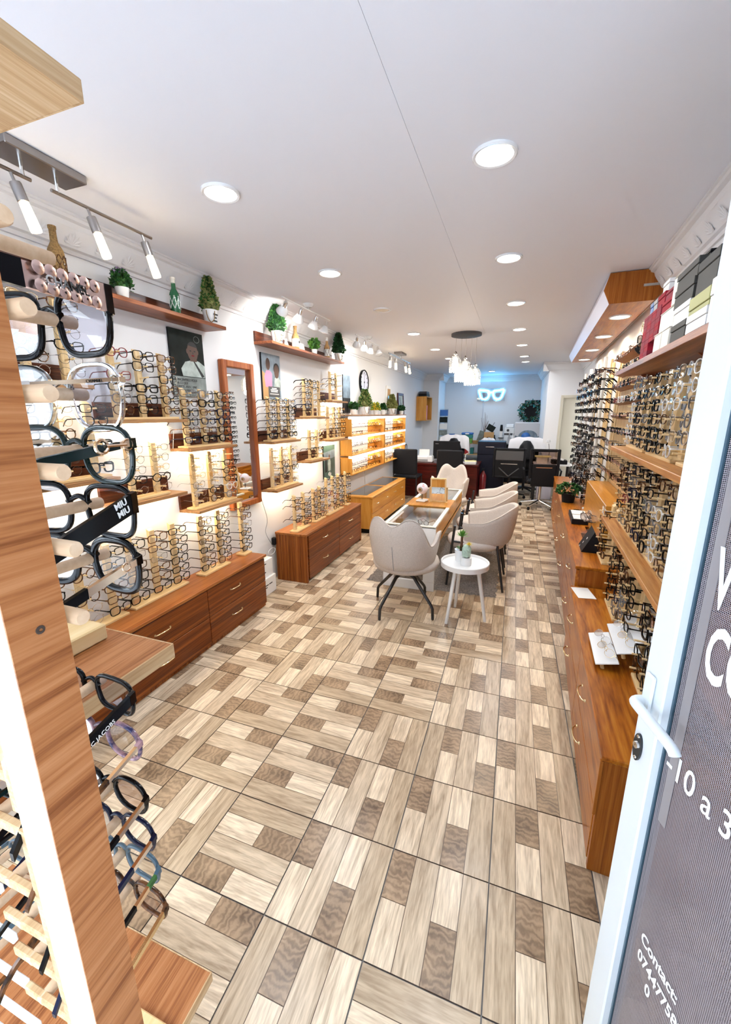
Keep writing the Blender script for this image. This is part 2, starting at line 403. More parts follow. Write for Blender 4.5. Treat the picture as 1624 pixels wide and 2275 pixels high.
def slab_x(name, x0, x1, y0, y1, z0, z1, mat): return struct(part(name, None, (x0, y0, z0), (x1, y1, z1), mat))
slab_x('wall_left', XL-.12, XL, -.25, 9.85, 0, CEIL+.06, 'wall')
slab_x('wall_pier', XL-.12, -1.72, 9.85, BACK, 0, CEIL+.06, 'wall')
slab_x('wall_back', XL-.12, 1.4, BACK, BACK+.12, 0, CEIL+.06, 'wall')
b = MB(); y0, y1 = -.25, 8.45
b.add([(RX0+RS*y+dx, y, z) for y in (y0, y1) for dx in (0, .14) for z in (0, CEIL+.06)], [(0, 1, 5, 4), (2, 6, 7, 3), (0, 2, 3, 1), (4, 5, 7, 6), (1, 3, 7, 5), (0, 4, 6, 2)], 'wall')
struct(b.build('wall_right'))
# partition that closes the side bay, with a doorway
b = MB(); PY = 8.45
b.box((.52, PY, 0), (.765, PY+.12, CEIL+.06), 'wall'); b.box((.765, PY, 1.86), (1.22, PY+.12, CEIL+.06), 'wall'); b.box((.52, PY+.12, 0), (.64, BACK, CEIL+.06), 'wall')
struct(b.build('wall_partition'))
dr = struct(part('door_1', None, (.80, PY+.05, 0), (1.2, PY+.09, 1.82), 'beige_door'))
b = MB(); b.box((.755, PY-.015, 0), (.80, PY+.11, 1.87), 'beige_door', .004); b.box((.80, PY-.015, 1.82), (1.2, PY+.11, 1.87), 'beige_door', .004); b.build('door_frame', dr)
# ceiling: two boards with an open joint
ce = struct(part('ceiling', None, (XL-.12, -.25, CEIL+.006), (1.4, BACK+.1, CEIL+.06), 'ceiling'))
part('ceiling_panel', ce, (XL-.1, -.25, CEIL), (-.401, 5.18, CEIL+.0055), 'ceiling'); part('ceiling_panel', ce, (-.4, -.25, CEIL), (1.3, 5.18, CEIL+.0055), 'ceiling')
part('ceiling_panel', ce, (XL-.1, 5.181, CEIL), (1.3, BACK, CEIL+.0055), 'ceiling')
# street front: low wall, header and posts around the open doorway and the display window
fr = struct(part('wall_front', None, (XL-.12, -.35, 2.3), (1.0, -.25, CEIL+.06), 'wall'))
part('window_plinth', fr, (XL-.12, -.35, 0), (-.62, -.25, .35), 'wall'); part('corner_post', fr, (.66, -.35, 0), (1.0, -.25, 2.3), 'white_metal'); part('mullion', fr, (-.68, -.35, 0), (-.62, -.25, 2.3), 'white_metal')
struct(part('pavement', None, (-14, -9, -.03), (14, -.3, -.012), 'pavement'))
# unseen building across the street, added to block low sky from the glossy frames
op = struct(part('wall_sky_block', None, (-14, -9.4, -.03), (14, -9, 12.5), 'street_wall'))
for fl_ in range(4):
    for k in range(9): part('street_window', op, (-12.2+k*2.9, -9.0, .9+fl_*2.7), (-10.9+k*2.9, -8.97, 2.5+fl_*2.7), 'street_glass')

# cornices
def cornice(name, pts2d, path_lo, path_hi):
    b = MB(); rows = []
    prof = [(0, -.145), (.012, -.145), (.016, -.128), (.03, -.122), (.075, -.05), (.082, -.03), (.1, -.024), (.104, -.012), (.112, -.01), (.112, 0), (0, 0)]
    for p in (path_lo, path_hi):
        rows.append([(p[0]+pts2d[0]*d, p[1]+pts2d[1]*d, CEIL-.0005+z) for d, z in prof])
    b.grid(rows, 'cornice'); return struct(b.build(name))
def relief(parent, p0, p1, nrm, n):
    """raised leaf sprays along the slope of the cornice"""
    b = MB(); p0, p1 = Vector(p0), Vector(p1)
    for i in range(n):
        c = p0.lerp(p1, (i+.5)/n); t = (p1-p0).normalized()
        for k in range(7):
            a = (k-3)*.42; ln = .066-.007*abs(k-3)
            q = Vector((nrm[0]*.052, nrm[1]*.052, -.086)); up = (Vector((nrm[0], nrm[1], 0))*.5+Vector((0, 0, .85))).normalized()
            d = (t*math.sin(a)+up*math.cos(a)).normalized(); out = Vector((nrm[0]*.8, nrm[1]*.8, -.6)); sd = d.cross(out).normalized()
            o = c+q-up*.032; L_ = [o+out*.001, o+d*ln*.6+sd*.008+out*.003, o+d*ln+out*.008, o+d*ln*.6-sd*.008+out*.003]
            b.add(L_, [(0, 3, 2, 1)], 'cornice')
    o = b.build('leaf_relief', parent); o['kind'] = 'stuff'
c1 = cornice('trim_1', (1, 0), (XL, -.25, 0), (XL, 9.85, 0)); relief(c1, (XL, .9, CEIL), (XL, 4.2, CEIL), (1, 0), 22)
c2 = cornice('trim_2', (-1, RS), (RX0-RS*.25, -.25, 0), (RX0+RS*8.45, 8.45, 0)); relief(c2, (RX0+RS*1.6, 1.6, CEIL), (RX0+RS*3.3, 3.3, CEIL), (-1, RS), 11)
cornice('trim_3', (0, -1), (-1.72, BACK, 0), (.52, BACK, 0)); cornice('trim_4', (0, -1), (XL, 9.85, 0), (-1.61, 9.85, 0)); cornice('trim_5', (0, -1), (.41, PY, 0), (1.1, PY, 0))
cornice('trim_6', (1, 0), (-1.72, 9.74, 0), (-1.72, BACK, 0)); cornice('trim_7', (-1, 0), (.52, PY-.11, 0), (.52, BACK, 0))
# plain boxed-in panel edge behind the desks
struct(part('trim_8', None, (-.79, BACK-.02, 0), (-.755, BACK, 2.05), 'plaster_grey'))

# floor tiles
fl = struct(part('floor', None, (XL-.1, -.3, -.06), (1.3, BACK+.05, -.0052), 'grout'))
def tile_mesh(name, seed):
    rnd = random.Random(seed); b = MB(); h = (T-.0044)/2; cw = 2*h/4; g = .0012; cols = []
    b.box((-h, -h, -.009), (h, h, -.0014), 'floor_tile'); cols += [((.13, .08, .05), 0)]*6
    L1, L2, M1, D1 = (.80, .665, .50), (.66, .53, .385), (.55, .43, .30), (.25, .17, .105)
    plan = [(0, [(1.0, 'm')]), (1, [(.52, 'l'), (.48, 'd')]), (2, [(1.0, 'l2')]), (3, [(.48, 'd'), (.52, 'l')])]
    for c, segs in plan:
        y = -h
        for ln, k in segs:
            y2 = y+ln*2*h; col = {'m': M1, 'l': L1, 'l2': L2, 'd': D1}[k]; q = rnd.uniform(.95, 1.05); col = tuple(x*q for x in col)
            x0, x1 = -h+c*cw+(g if c else 0), -h+(c+1)*cw-(g if c < 3 else 0)
            b.box((x0, y+(g if y > -h+.01 else 0), -.0014), (x1, y2-(g if y2 < h-.01 else 0), 0), 'floor_tile'); cols += [(col, 1 if k == 'd' else 0)]*6; y = y2
    me = b.mesh(name); at = me.color_attributes.new('plank', 'FLOAT_COLOR', 'CORNER')
    buf = []
    for p, (c, a) in zip(me.polygons, cols):
        for _ in p.loop_indices: buf += [c[0], c[1], c[2], a]
    at.data.foreach_set('color', buf); return me
TM = [tile_mesh('tile', k) for k in range(3)]
VERT = {(-1, 4), (-1, 5), (-2, 3), (-2, 4), (-2, 0), (-2, 8), (-3, 1), (-3, 2), (-3, 5), (-3, 6), (0, 0), (0, 1), (0, 2), (0, 6), (0, -1), (1, 0), (1, 1), (1, 2), (1, 3), (1, 4), (1, 6)} | {(2, j) for j in range(-3, 10)} | {(3, j) for j in range(-3, 9)}
HORZ = {(-1, -1), (-1, 0), (-1, 1), (-1, 2), (-1, 3), (-1, 6), (-1, 7), (-2, 1), (-2, 2), (-2, 5), (-2, 6), (-2, 7), (-3, 3), (0, 3), (0, 4), (0, 5), (1, 5), (1, -1)}
rt = random.Random(3); rest = MB()
for j in range(-3, 32):
    for i in range(-5, 5):
        cx, cyy = (i+.5-1.892)*T, (j+.5+2.375)*T
        if cyy < -.15 or (i == -5 and not 5 <= j <= 8) or (i == 4 and j < 13) or (i == 3 and j < -1): continue
        v = (i, j) in VERT or ((i, j) not in HORZ and rt.random() < .5)
        ang = (0 if v else PI/2)+(PI if rt.random() < .5 else 0)
        if j > 26:
            rest.box((cx-T/2+.002, cyy-T/2+.002, -.009), (cx+T/2-.002, cyy+T/2-.002, 0), 'shelf_oak'); continue
        place('tile', TM[rt.randrange(3)], fl, (cx, cyy, 0), ang)
o = rest.build('far_tile', fl); o['kind'] = 'stuff'

# ceiling downlights
def downlight(x, y, label, on='led_white', r=.078, w=9, z=CEIL, col=(.90, .95, 1), grp='round ceiling downlights'):
    t = thing('downlight', label, 'downlight', (x, y, z), 0, grp)
    b = MB(); b.lathe([(r*.80, -.001), (r*.83, -.008), (r*.95, -.010), (r, -.006), (r, 0)], 'white_gloss', 28, caps=False); b.build('rim', t, 40)
    b = MB(); b.lathe([(0.001, -.004), (r*.82, -.004)], on, 28, caps=False); b.build('diffuser', t)
    if w: area_light('downlight_beam', (x, y, z-.016), r*1.5, w, col)
LW = 6.6
for x, y, n in [(-1.22, 1.632, 'white lit downlight near the satin rail of tube bulbs'), (-1.208, 2.689, 'white lit downlight above the full length mirror'), (-1.168, 4.896, 'lit downlight between the hanging crystal lamp and wall clock'),
                (-1.147, 6.146, 'warm lit downlight just before the tube bulb rail over the case'), (-1.105, 7.189, 'lit downlight half behind the crystal pendants'),
                (-.14, 1.752, 'largest bright round downlight at the entrance'), (-.109, 2.81, 'second bright downlight in the row along the aisle'), (-.069, 3.899, 'third downlight in the aisle row, warm glow'),
                (-.032, 5.051, 'fourth downlight in the aisle row beside the pendant canopy'), (.011, 6.171, 'fifth downlight in the aisle row'), (.06, 7.348, 'sixth downlight in the aisle row'), (.093, 8.1, 'last downlight of the aisle row before the partition'),
                (-.554, 9.6, 'small downlight above the blue neon spectacles')]:
    warm = 'warm' in n
    downlight(x, y, n, 'led_warm' if warm else 'led_white', w=LW if y < 6.5 else (6.5 if y < 8.5 else 9), col=(1, .92, .78) if warm else (.90, .95, 1))
t = thing('downlight', 'unlit round downlight over the shelf of potted shrubs', 'downlight', (-1.178, 3.726, CEIL), 0, 'round ceiling downlights')
b = MB(); b.lathe([(.062, -.001), (.065, -.008), (.075, -.010), (.078, 0)], 'white_gloss', 28, caps=False); b.build('rim', t, 40)
b = MB(); b.lathe([(.001, -.003), (.064, -.003)], 'cream', 28, caps=False); b.build('diffuser', t)
# ------------------------------------------------------------------ eyeglasses
def outline(kind, n):
    """lens outline (outward y = away from the nose, z up) and its half width / half height"""
    W_, H_, p = {'rectangular': (.0265, .0172, 4.2), 'round': (.0232, .0222, 2.0), 'panto': (.0242, .0212, 2.5), 'square': (.0262, .0215, 4.0),
                 'cat-eye': (.0272, .0190, 3.0), 'oval': (.0255, .0180, 2.2), 'oversized': (.0290, .0255, 3.6), 'angular': (.0262, .0215, 6)}[kind]
    pts = []
    for k in range(n):
        a = 2*PI*k/n; c, s = math.cos(a), math.sin(a)
        y = W_*math.copysign(abs(c)**(2/p), c); z = H_*math.copysign(abs(s)**(2/p), s)
        if kind == 'cat-eye':
            z += .0055*max(0, y/W_)**2*(1 if z > 0 else .25); y *= 1-.10*max(0, -z/H_)
        elif kind in ('panto', 'square', 'oversized', 'rectangular'):
            y *= 1-.10*max(0, -z/H_)
        elif kind == 'angular':
            m = max(abs(c), abs(s), (abs(c)+abs(s))*.76); y = W_*c/m; z = H_*s/m
        pts.append((y, z))
    return pts, W_, H_
STY = {'acetate': (.0038, .0042, .0030, .0055), 'bold': (.0065, .0055, .0042, .0095), 'wire': (.0013, .0016, .0012, .0014)}
def g_curve(y): return -1.25*y*y
def rim_ring(b, pts, cy, side, t, d, mat, seg):
    n = len(pts); R = [[], [], [], []]
    for k in range(n):
        y, z = pts[k]; ya, za = pts[k-1]; yb, zb = pts[(k+1) % n]
        ty, tz = yb-ya, zb-za; L_ = math.hypot(ty, tz) or 1; ny, nz = tz/L_, -ty/L_
        for q, (o, x) in enumerate(((0, -d/2), (t, -d/2), (t, d/2), (0, d/2))):
            Y = side*(cy+y+ny*o); R[q].append((g_curve(Y)+x, Y, z+nz*o))
    V = [p for r in R for p in r]; F = []
    for q in range(4):
        for k in range(n): F.append((q*n+k, q*n+(k+1) % n, ((q+1) % 4)*n+(k+1) % n, ((q+1) % 4)*n+k))
    b.add(V, F, mat)
def bar(b, path, hy, hz, mat):
    """flat bar through PATH with half thickness hy (y) and half height hz (z) lists"""
    V = []; F = []; k = len(path)
    for i, p in enumerate(path):
        V += [(p[0], p[1]-hy[i], p[2]-hz[i]), (p[0], p[1]+hy[i], p[2]-hz[i]), (p[0], p[1]+hy[i], p[2]+hz[i]), (p[0], p[1]-hy[i], p[2]+hz[i])]
    for i in range(k-1):
        for j in range(4): F.append((i*4+j, i*4+(j+1) % 4, i*4+4+(j+1) % 4, i*4+4+j))
    F += [(3, 2, 1, 0), tuple((k-1)*4+j for j in range(4))]; b.add(V, F, mat)
def g_front(b, kind, style, mat, n, seg=4):
    pts, w, h = outline(kind, n); t, d, ty, tz = STY[style]; cyy = w+t+.0085
    for s in (-1, 1): rim_ring(b, pts, cyy, s, t, d, mat, seg)
    bz = h*.35; iy = .0085+t*.4
    br = max(t*.55, .0013)
    b.tube([(g_curve(iy)-.0, -iy-.002, bz-.001), (0.001, -iy*.5, bz+.003), (0.0015, 0, bz+.0042), (0.001, iy*.5, bz+.003), (g_curve(iy), iy+.002, bz-.001)], br, mat, 5)
    hy = cyy+w+t; hz = h*.52
    for s in (-1, 1):
        e = g_curve(hy); bar(b, [(e+.001, s*(hy-t*.9), hz), (e-.002, s*(hy+.002), hz+.001), (e-.010, s*(hy+.0035), hz+.001)], [t*.5, .0022, ty*.7], [max(t*.7, .0015), max(tz*.65, .0015), max(tz*.6, .0012)], mat)
        if style == 'wire': b.tube([(g_curve(.009), s*.009, bz-.004), (-.006, s*.0075, bz-.008), (-.009, s*.0085, bz-.011)], .0012, mat, 4)
    return hy, hz, w, h, cyy, t
def g_temple(b, hy, hz, s, style, mat):
    t, d, ty, tz = STY[style]; e = g_curve(hy)-.009
    P = [(e, s*(hy+.0035), hz+.001), (-.06, s*(hy+.003), hz+.0005), (-.098, s*(hy+.001), hz-.0005), (-.116, s*(hy-.002), hz-.008), (-.143, s*(hy-.006), hz-.034)]
    bar(b, P, [ty*.5, ty*.45, ty*.45, ty*.45, ty*.35], [tz*.5, tz*.42, tz*.42, tz*.55, tz*.5], mat)
def g_lens(b, kind, style, s, mat, n):
    pts, w, h = outline(kind, n); cyy = w+STY[style][0]+.0085
    V = [(g_curve(s*(cyy+y)), s*(cyy+y), z) for y, z in pts]; b.add(V, [tuple(range(n))], mat)
GC = {}
def g_meshes(kind, style, mat, lens, n):
    k = (kind, style, mat, lens, n)
    if k not in GC:
        b = MB(); hy, hz, w, h, cyy, t = g_front(b, kind, style, mat, n); fr_ = b.mesh('frame_front', 50)
        tm = []
        for s in (-1, 1): q = MB(); g_temple(q, hy, hz, s, style, mat); tm.append(q.mesh('temple', 30))
        ls = []
        for s in (-1, 1): q = MB(); g_lens(q, kind, style, s, lens, n); ls.append(q.mesh('lens'))
        GC[k] = (fr_, tm, ls)
    return GC[k]
GL = {}
def g_low(kind, style, mat, lens='lens', n=10):
    k = (kind, style, mat, lens)
    if k not in GL:
        b = MB(); hy, hz, w, h, cyy, t = g_front(b, kind, style, mat, n)
        for s in (-1, 1): g_temple(b, hy, hz, s, style, mat)
        GL[k] = (b, b.mesh('eyeglasses'))
    return GL[k]
def glasses(kind, style, mat, lens, loc, rotz, label, group, detail=18):
    """one pair as a thing with its parts"""
    r = rotz if isinstance(rotz, tuple) else (0, 0, rotz)
    if detail == 0:
        o = place('eyeglasses', g_low(kind, style, mat, lens)[1], None, loc, r); return tag(o, label, 'eyeglasses', group)
    fr_, tm, ls = g_meshes(kind, style, mat, lens, detail)
    t = thing('eyeglasses', label, 'eyeglasses', loc, r, group)
    place('frame_front', fr_, t)
    for m in tm: place('temple', m, t)
    for m in ls: place('lens', m, t)
    return t
CN = {'black_gloss': 'black', 'tortoise': 'tortoiseshell', 'frame_brown': 'brown', 'frame_gold': 'gold wire', 'frame_silver': 'silver wire', 'frame_clear': 'clear', 'gunmetal': 'gunmetal', 'frame_red': 'dark red', 'frame_navy': 'navy', 'frame_grey': 'grey'}
def pick(rnd, mix):
    """mix: dark / metal / clear / fine -> (kind, style, mat)"""
    x = rnd.random()
    if mix == 'dark':
        m = rnd.choice(['black_gloss']*6+['tortoise', 'frame_brown', 'frame_navy', 'frame_grey']); s = 'bold' if x < .18 else 'acetate'
        k = rnd.choice(['rectangular', 'square', 'cat-eye', 'panto', 'square'])
    elif mix == 'rect':
        m = rnd.choice(['black_gloss']*7+['tortoise', 'gunmetal', 'frame_brown']); s = 'acetate' if m != 'gunmetal' else 'wire'; k = rnd.choice(['rectangular', 'rectangular', 'square'])
    elif mix == 'metal':
        m = rnd.choice(['frame_gold', 'frame_gold', 'gunmetal', 'frame_silver', 'black_gloss', 'tortoise']); s = 'wire' if m in ('frame_gold', 'gunmetal', 'frame_silver') else 'acetate'
        k = rnd.choice(['round', 'panto', 'oval', 'angular'])
    elif mix == 'clear':
        m = rnd.choice(['frame_clear', 'frame_clear', 'frame_silver', 'frame_grey']); s = 'wire' if m == 'frame_silver' else 'acetate'; k = rnd.choice(['panto', 'round', 'square'])
    else:
        m = rnd.choice(['black_gloss']*4+['frame_clear', 'tortoise', 'frame_red', 'frame_grey', 'gunmetal']); s = 'wire' if m == 'gunmetal' else 'acetate'; k = rnd.choice(['rectangular', 'oval', 'panto', 'cat-eye', 'round'])
    return k, s, m

STUFF = MB()
def add_low(loc, rz, k, s, m):
    src = g_low(k, s, m)[0]; c, sn = math.cos(rz), math.sin(rz)
    mats = [src.mats[i] for i in src.m]
    base = len(STUFF.v); STUFF.v += [(loc[0]+x*c-y*sn, loc[1]+x*sn+y*c, loc[2]+z) for x, y, z in src.v]
    for f, mm in zip(src.f, mats): STUFF.f.append([i+base for i in f]); STUFF.m.append(STUFF.mi(mm))
# wooden peg stands ------------------------------------------------
PEG = None; PM = {}
def peg_mesh(ln=.062):
    k = round(ln, 3)
    if k not in PM:
        b = MB(); b.tube([(-.002, 0, 0), (ln, 0, .004)], .0042, 'pine', 7); PM[k] = b.mesh('peg', 40)
    return PM[k]
NG = [0]
def stand(label, loc, rotz, posts, rows, dz, mixes, phrase, group, z0=.055, top=.03, base_d=.085, detail=18, skip=.05, seed=0, base_h=.014, peg=.062, pw=.032, split=1, gx=.044, base='pine_base', post='pine', stuff=False):
    """peg stand facing local +X. posts: local y of each upright; mixes: one per post"""
    rnd = random.Random(seed); t = thing('peg_stand', label, 'display stand', loc, rotz, 'wooden peg stands for eyeglasses')
    per = max(1, math.ceil(len(posts)/split)); ys = sorted(posts)
    for k in range(0, len(ys), per):
        seg = ys[k:k+per]; part('base', t, (-base_d/2, min(seg)-.05, 0), (base_d/2, max(seg)+.05, base_h), base, .002)
    H_ = z0+(rows-1)*dz+top
    for pi_, y in enumerate(posts):
        b = MB(); b.add([(-.011-.01, y-pw/2, base_h), (.011-.01, y-pw/2, base_h), (.011-.01, y+pw/2, base_h), (-.011-.01, y+pw/2, base_h),
                         (-.011-.01, y-pw/2, H_+.012), (.011-.01, y-pw/2, H_), (.011-.01, y+pw/2, H_), (-.011-.01, y+pw/2, H_+.012)],
                        [(0, 3, 2, 1), (4, 5, 6, 7), (0, 1, 5, 4), (1, 2, 6, 5), (2, 3, 7, 6), (3, 0, 4, 7)], post)
        po = b.build('post', t)
        for r in range(rows):
            z = z0+r*dz; place('peg', peg_mesh(peg), po, (.0, y, z))
            if rnd.random() < skip: continue
            k, s, m = pick(rnd, mixes[pi_ % len(mixes)])
            rz = rotz+rnd.uniform(-.07, .07)
            lx, ly = gx+rnd.uniform(-.003, .004), y+rnd.uniform(-.003, .003)
            gxw = loc[0]+lx*math.cos(rotz)-ly*math.sin(rotz); gyw = loc[1]+lx*math.sin(rotz)+ly*math.cos(rotz)
            bz = outline(k, 6)[2]*.35
            row_n = rows-r
            if stuff: add_low((gxw, gyw, loc[2]+z+.0085-bz), rz, k, s, m); continue
            lab = '%s %s eyeglasses, %s row, %s post, %s' % (CN[m], k, ORD[row_n-1], ORD[pi_], phrase)
            glasses(k, s, m, 'lens' if rnd.random() < .8 else 'lens', (gxw, gyw, loc[2]+z+.0065-bz+.002), (0, rnd.uniform(-.05, .02), rz), lab, group, detail); NG[0] += 1
    return t
# ------------------------------------------------------------------ drawer cabinets along the plaster wall
HB = {}
def bow_handle_mesh(w=.095, mat='brass'):
    k = (w, mat)
    if k not in HB:
        b = MB(); b.tube(smooth_path([(0, -w/2, 0), (.012, -w*.46, 0), (.022, -w*.25, .003), (.025, 0, .004), (.022, w*.25, .003), (.012, w*.46, 0), (0, w/2, 0)], 3), [.0034]*19, mat, 7)
        for s in (-1, 1): b.lathe([(.007, 0), (.006, .004), (.003, .006)], mat, 8, M=Matrix.Translation((0, s*w/2, 0)) @ Matrix.Rotation(PI/2, 4, 'Y'))
        HB[k] = b.mesh('handle', 40)
    return HB[k]
def drawer(parent, x, y0, y1, z0, z1, mat, handles, hm='brass', hw=.095, th=.018, g=.0025):
    d = part('drawer', parent, (x-.002, y0+g, z0+g), (x+th, y1-g, z1-g), mat, .0015)
    for hy in handles: place('handle', bow_handle_mesh(hw, hm), d, (x+th-.001, hy, (z0+z1)/2+.008))
    return d
# low cabinet by the entrance
t = thing('drawer_cabinet', 'long low teak drawer cabinet beside the entrance', 'cabinet', (-1.95, 1.7, 0), 0)
def loc_part(name, p, lo, hi, mat, ch=0):
    o = p.location; return part(name, p, [lo[i]-o[i] for i in range(3)], [hi[i]-o[i] for i in range(3)], mat, ch)
loc_part('body', t, (-2.07, .62, .0), (-1.84, 2.655, .425), 'teak_end'); loc_part('top', t, (-2.075, .60, .425), (-1.815, 2.67, .445), 'teak_top', .002)
for y0, y1 in ((.65, 1.32), (1.32, 1.985), (1.985, 2.65)):
    for z0, z1 in ((.03, .225), (.225, .42)):
        d = drawer(t, -1.84+1.95, y0-1.7, y1-1.7, z0, z1, 'teak', [(y0+y1)/2-1.7-.05], hw=.11)
# second cabinet, drawers standing slightly proud
t = thing('drawer_cabinet', 'low teak drawer cabinet with gap beside its fronts, after the mirror', 'cabinet', (-1.88, 3.9, 0), 0)
loc_part('back_panel', t, (-2.04, 3.17, 0), (-2.02, 4.6, .455), 'teak_end'); loc_part('body', t, (-2.02, 3.19, .01), (-1.745, 4.59, .44), 'black')
for k in range(5):
    x0 = -2.035+k*.064; loc_part('plank', t, (x0+.0008, 3.165, 0), (x0+.0632 if k < 4 else -1.715, 3.19, .455), 'teak_end', .001)
loc_part('side_panel', t, (-2.035, 4.585, 0), (-1.715, 4.61, .455), 'teak_end'); loc_part('top', t, (-2.04, 3.16, .455), (-1.71, 4.615, .475), 'teak_top', .002)
for y0, y1, hy in ((3.215, 3.93, 3.57), (3.93, 4.585, 4.26)):
    for z0, z1 in ((.02, .235), (.235, .45)): drawer(t, -1.735+1.88, y0-3.9, y1-3.9, z0, z1, 'teak', [hy-3.9], hw=.10)
# golden cabinet with glass set in its top
t = thing('drawer_cabinet', 'golden oak drawer cabinet with dark glass set in its top', 'cabinet', (-1.86, 5.9, 0), 0)
loc_part('body', t, (-2.06, 4.87, .07), (-1.675, 6.6, .485), 'golden_oak_end'); loc_part('plinth', t, (-2.04, 4.92, 0), (-1.72, 6.56, .07), 'black')
loc_part('top', t, (-2.065, 4.86, .485), (-1.655, 6.61, .505), 'golden_oak', .002)
for y0, y1 in ((4.95, 5.68), (5.78, 6.52)): loc_part('glass_inset', t, (-2.03, y0, .5052), (-1.76, y1, .507), 'smoked_glass')
for y0, y1 in ((4.875, 5.735), (5.735, 6.595)):
    for z0, z1 in ((.075, .28), (.28, .48)): drawer(t, -1.675+1.86, y0-5.9, y1-5.9, z0, z1, 'golden_oak', [y0+.22-5.9, y1-.22-5.9], hw=.085)

# two white cartons between the cabinets
def carton(name, label, lo, hi, lines, mat='card'):
    t = thing(name, label, 'box', ((lo[0]+hi[0])/2, (lo[1]+hi[1])/2, lo[2]), 0, 'white cartons on the floor')
    w, d, h = hi[0]-lo[0], hi[1]-lo[1], hi[2]-lo[2]
    part('body', t, (-w/2, -d/2, 0), (w/2, d/2, h), mat, .002)
    for i, (dy, z, s) in enumerate(lines): part('print_line', t, (w/2, -d/2+dy, z), (w/2+.0006, -d/2+dy+s, z+.009), 'ink')
    b = MB(); b.box((-.025, -d/2, h), (.025, d/2, h+.0006), 'cream'); b.build('tape', t)
    return t
carton('carton', 'white cardboard carton lying on the floor between the teak cabinets', (-2.05, 2.70, 0), (-1.925, 2.96, .155), [(.05, .09, .09), (.15, .09, .05), (.05, .07, .07)])
carton('carton', 'white cardboard carton stacked on top between the teak cabinets', (-2.05, 2.71, .1555), (-1.945, 2.95, .31), [(.05, .06, .05), (.06, .045, .07), (.03, .12, .11)])

# ------------------------------------------------------------------ little lit wall shelves with peg stands
SHELF_W = 1.6
def wall_shelf(y0, y1, z, label, glow=1.0):
    t = thing('wall_shelf', label, 'shelf', (XL, (y0+y1)/2, z), 0, 'small lit wall shelves'); h = (y1-y0)/2
    part('board', t, (0, -h, 0), (.17, h, .018), 'shelf_oak', .0015); part('back_board', t, (.0, -h, .018), (.018, h, .11), 'walnut', .0015)
    b = MB(); b.box((.022, -h+.03, -.006), (.034, h-.03, 0), 'strip_warm'); b.build('light_strip', t)
    area_light('shelf_glow', (XL+.065, (y0+y1)/2, z-.012), .02, SHELF_W*glow, (1, .80, .52), (0, math.radians(18), 0), 'RECTANGLE', (y1-y0)*.85)
G1 = 'eyeglasses on the plaster wall shelves'
SH = [  # y0, y1, z, shelf label, phrase, posts, rows, mixes, seed
    (1.02, 1.48, 1.665, 'topmost lit shelf behind the clear spectacles by the doorway', 'high shelf by window display', 3, 6, ['dark', 'metal', 'fine'], 1),
    (1.09, 1.55, 1.215, 'lower lit shelf behind the dark green spectacles', 'low shelf by window display', 3, 6, ['fine', 'metal', 'dark'], 2),
    (1.58, 2.06, 1.500, 'lit wall shelf just before the poster of a seated man', 'high shelf before dark poster', 3, 6, ['fine', 'dark', 'dark'], 3),
    (1.535, 2.0, 1.058, 'lit wall shelf above the near peg stands, two posts', 'low shelf before dark poster', 2, 5, ['metal', 'metal'], 4),
    (2.065, 2.53, 1.315, 'lit wall shelf overlapping the mirror, upper one', 'upper shelf at the mirror', 3, 6, ['dark', 'dark', 'dark'], 5),
    (2.085, 2.55, .905, 'lit wall shelf overlapping the mirror, lower one', 'lower shelf at the mirror', 3, 6, ['metal', 'metal', 'fine'], 6),
    (3.03, 3.50, 1.297, 'upper lit shelf just after the mirror', 'upper shelf just past mirror', 3, 6, ['dark', 'dark', 'dark'], 7),
    (3.04, 3.51, .874, 'lower lit shelf just after the mirror', 'lower shelf just past mirror', 3, 6, ['metal', 'metal', 'metal'], 8),
    (3.69, 4.16, 1.498, 'lit shelf below the shelf of bottles and shrubs', 'shelf below bottles and shrubs', 3, 6, ['dark', 'metal', 'metal'], 9),
    (3.70, 4.15, 1.058, 'lit shelf above the green shop poster', 'shelf over green poster', 2, 5, ['metal', 'metal'], 10),
    (4.24, 4.70, 1.675, 'highest lit shelf, before the wall clock', 'highest shelf near the clock', 2, 5, ['metal', 'clear'], 11),
    (4.24, 4.70, 1.244, 'lit shelf touching the lit wall case', 'shelf touching the lit case', 3, 6, ['metal', 'dark', 'dark'], 12),
]
for y0, y1, z, lab, phr, np_, rows, mx, sd in SH:
    wall_shelf(y0, y1, z, lab)
    c = (y0+y1)/2; sp = .165 if np_ == 3 else .17
    ps = [-(np_-1)/2*sp+k*sp for k in range(np_)]
    far = y0 > 3
    stand('pine peg stand with %s posts on the %s' % ({2: 'two', 3: 'three'}[np_], phr), (XL+.09, c, z+.018), 0, ps, rows, .0575, mx, phr, G1, z0=.052, top=.026, seed=sd, detail=12 if far else 18, skip=.12 if sd in (3, 11) else .05, stuff=sd in (1, 9, 10, 11, 12))
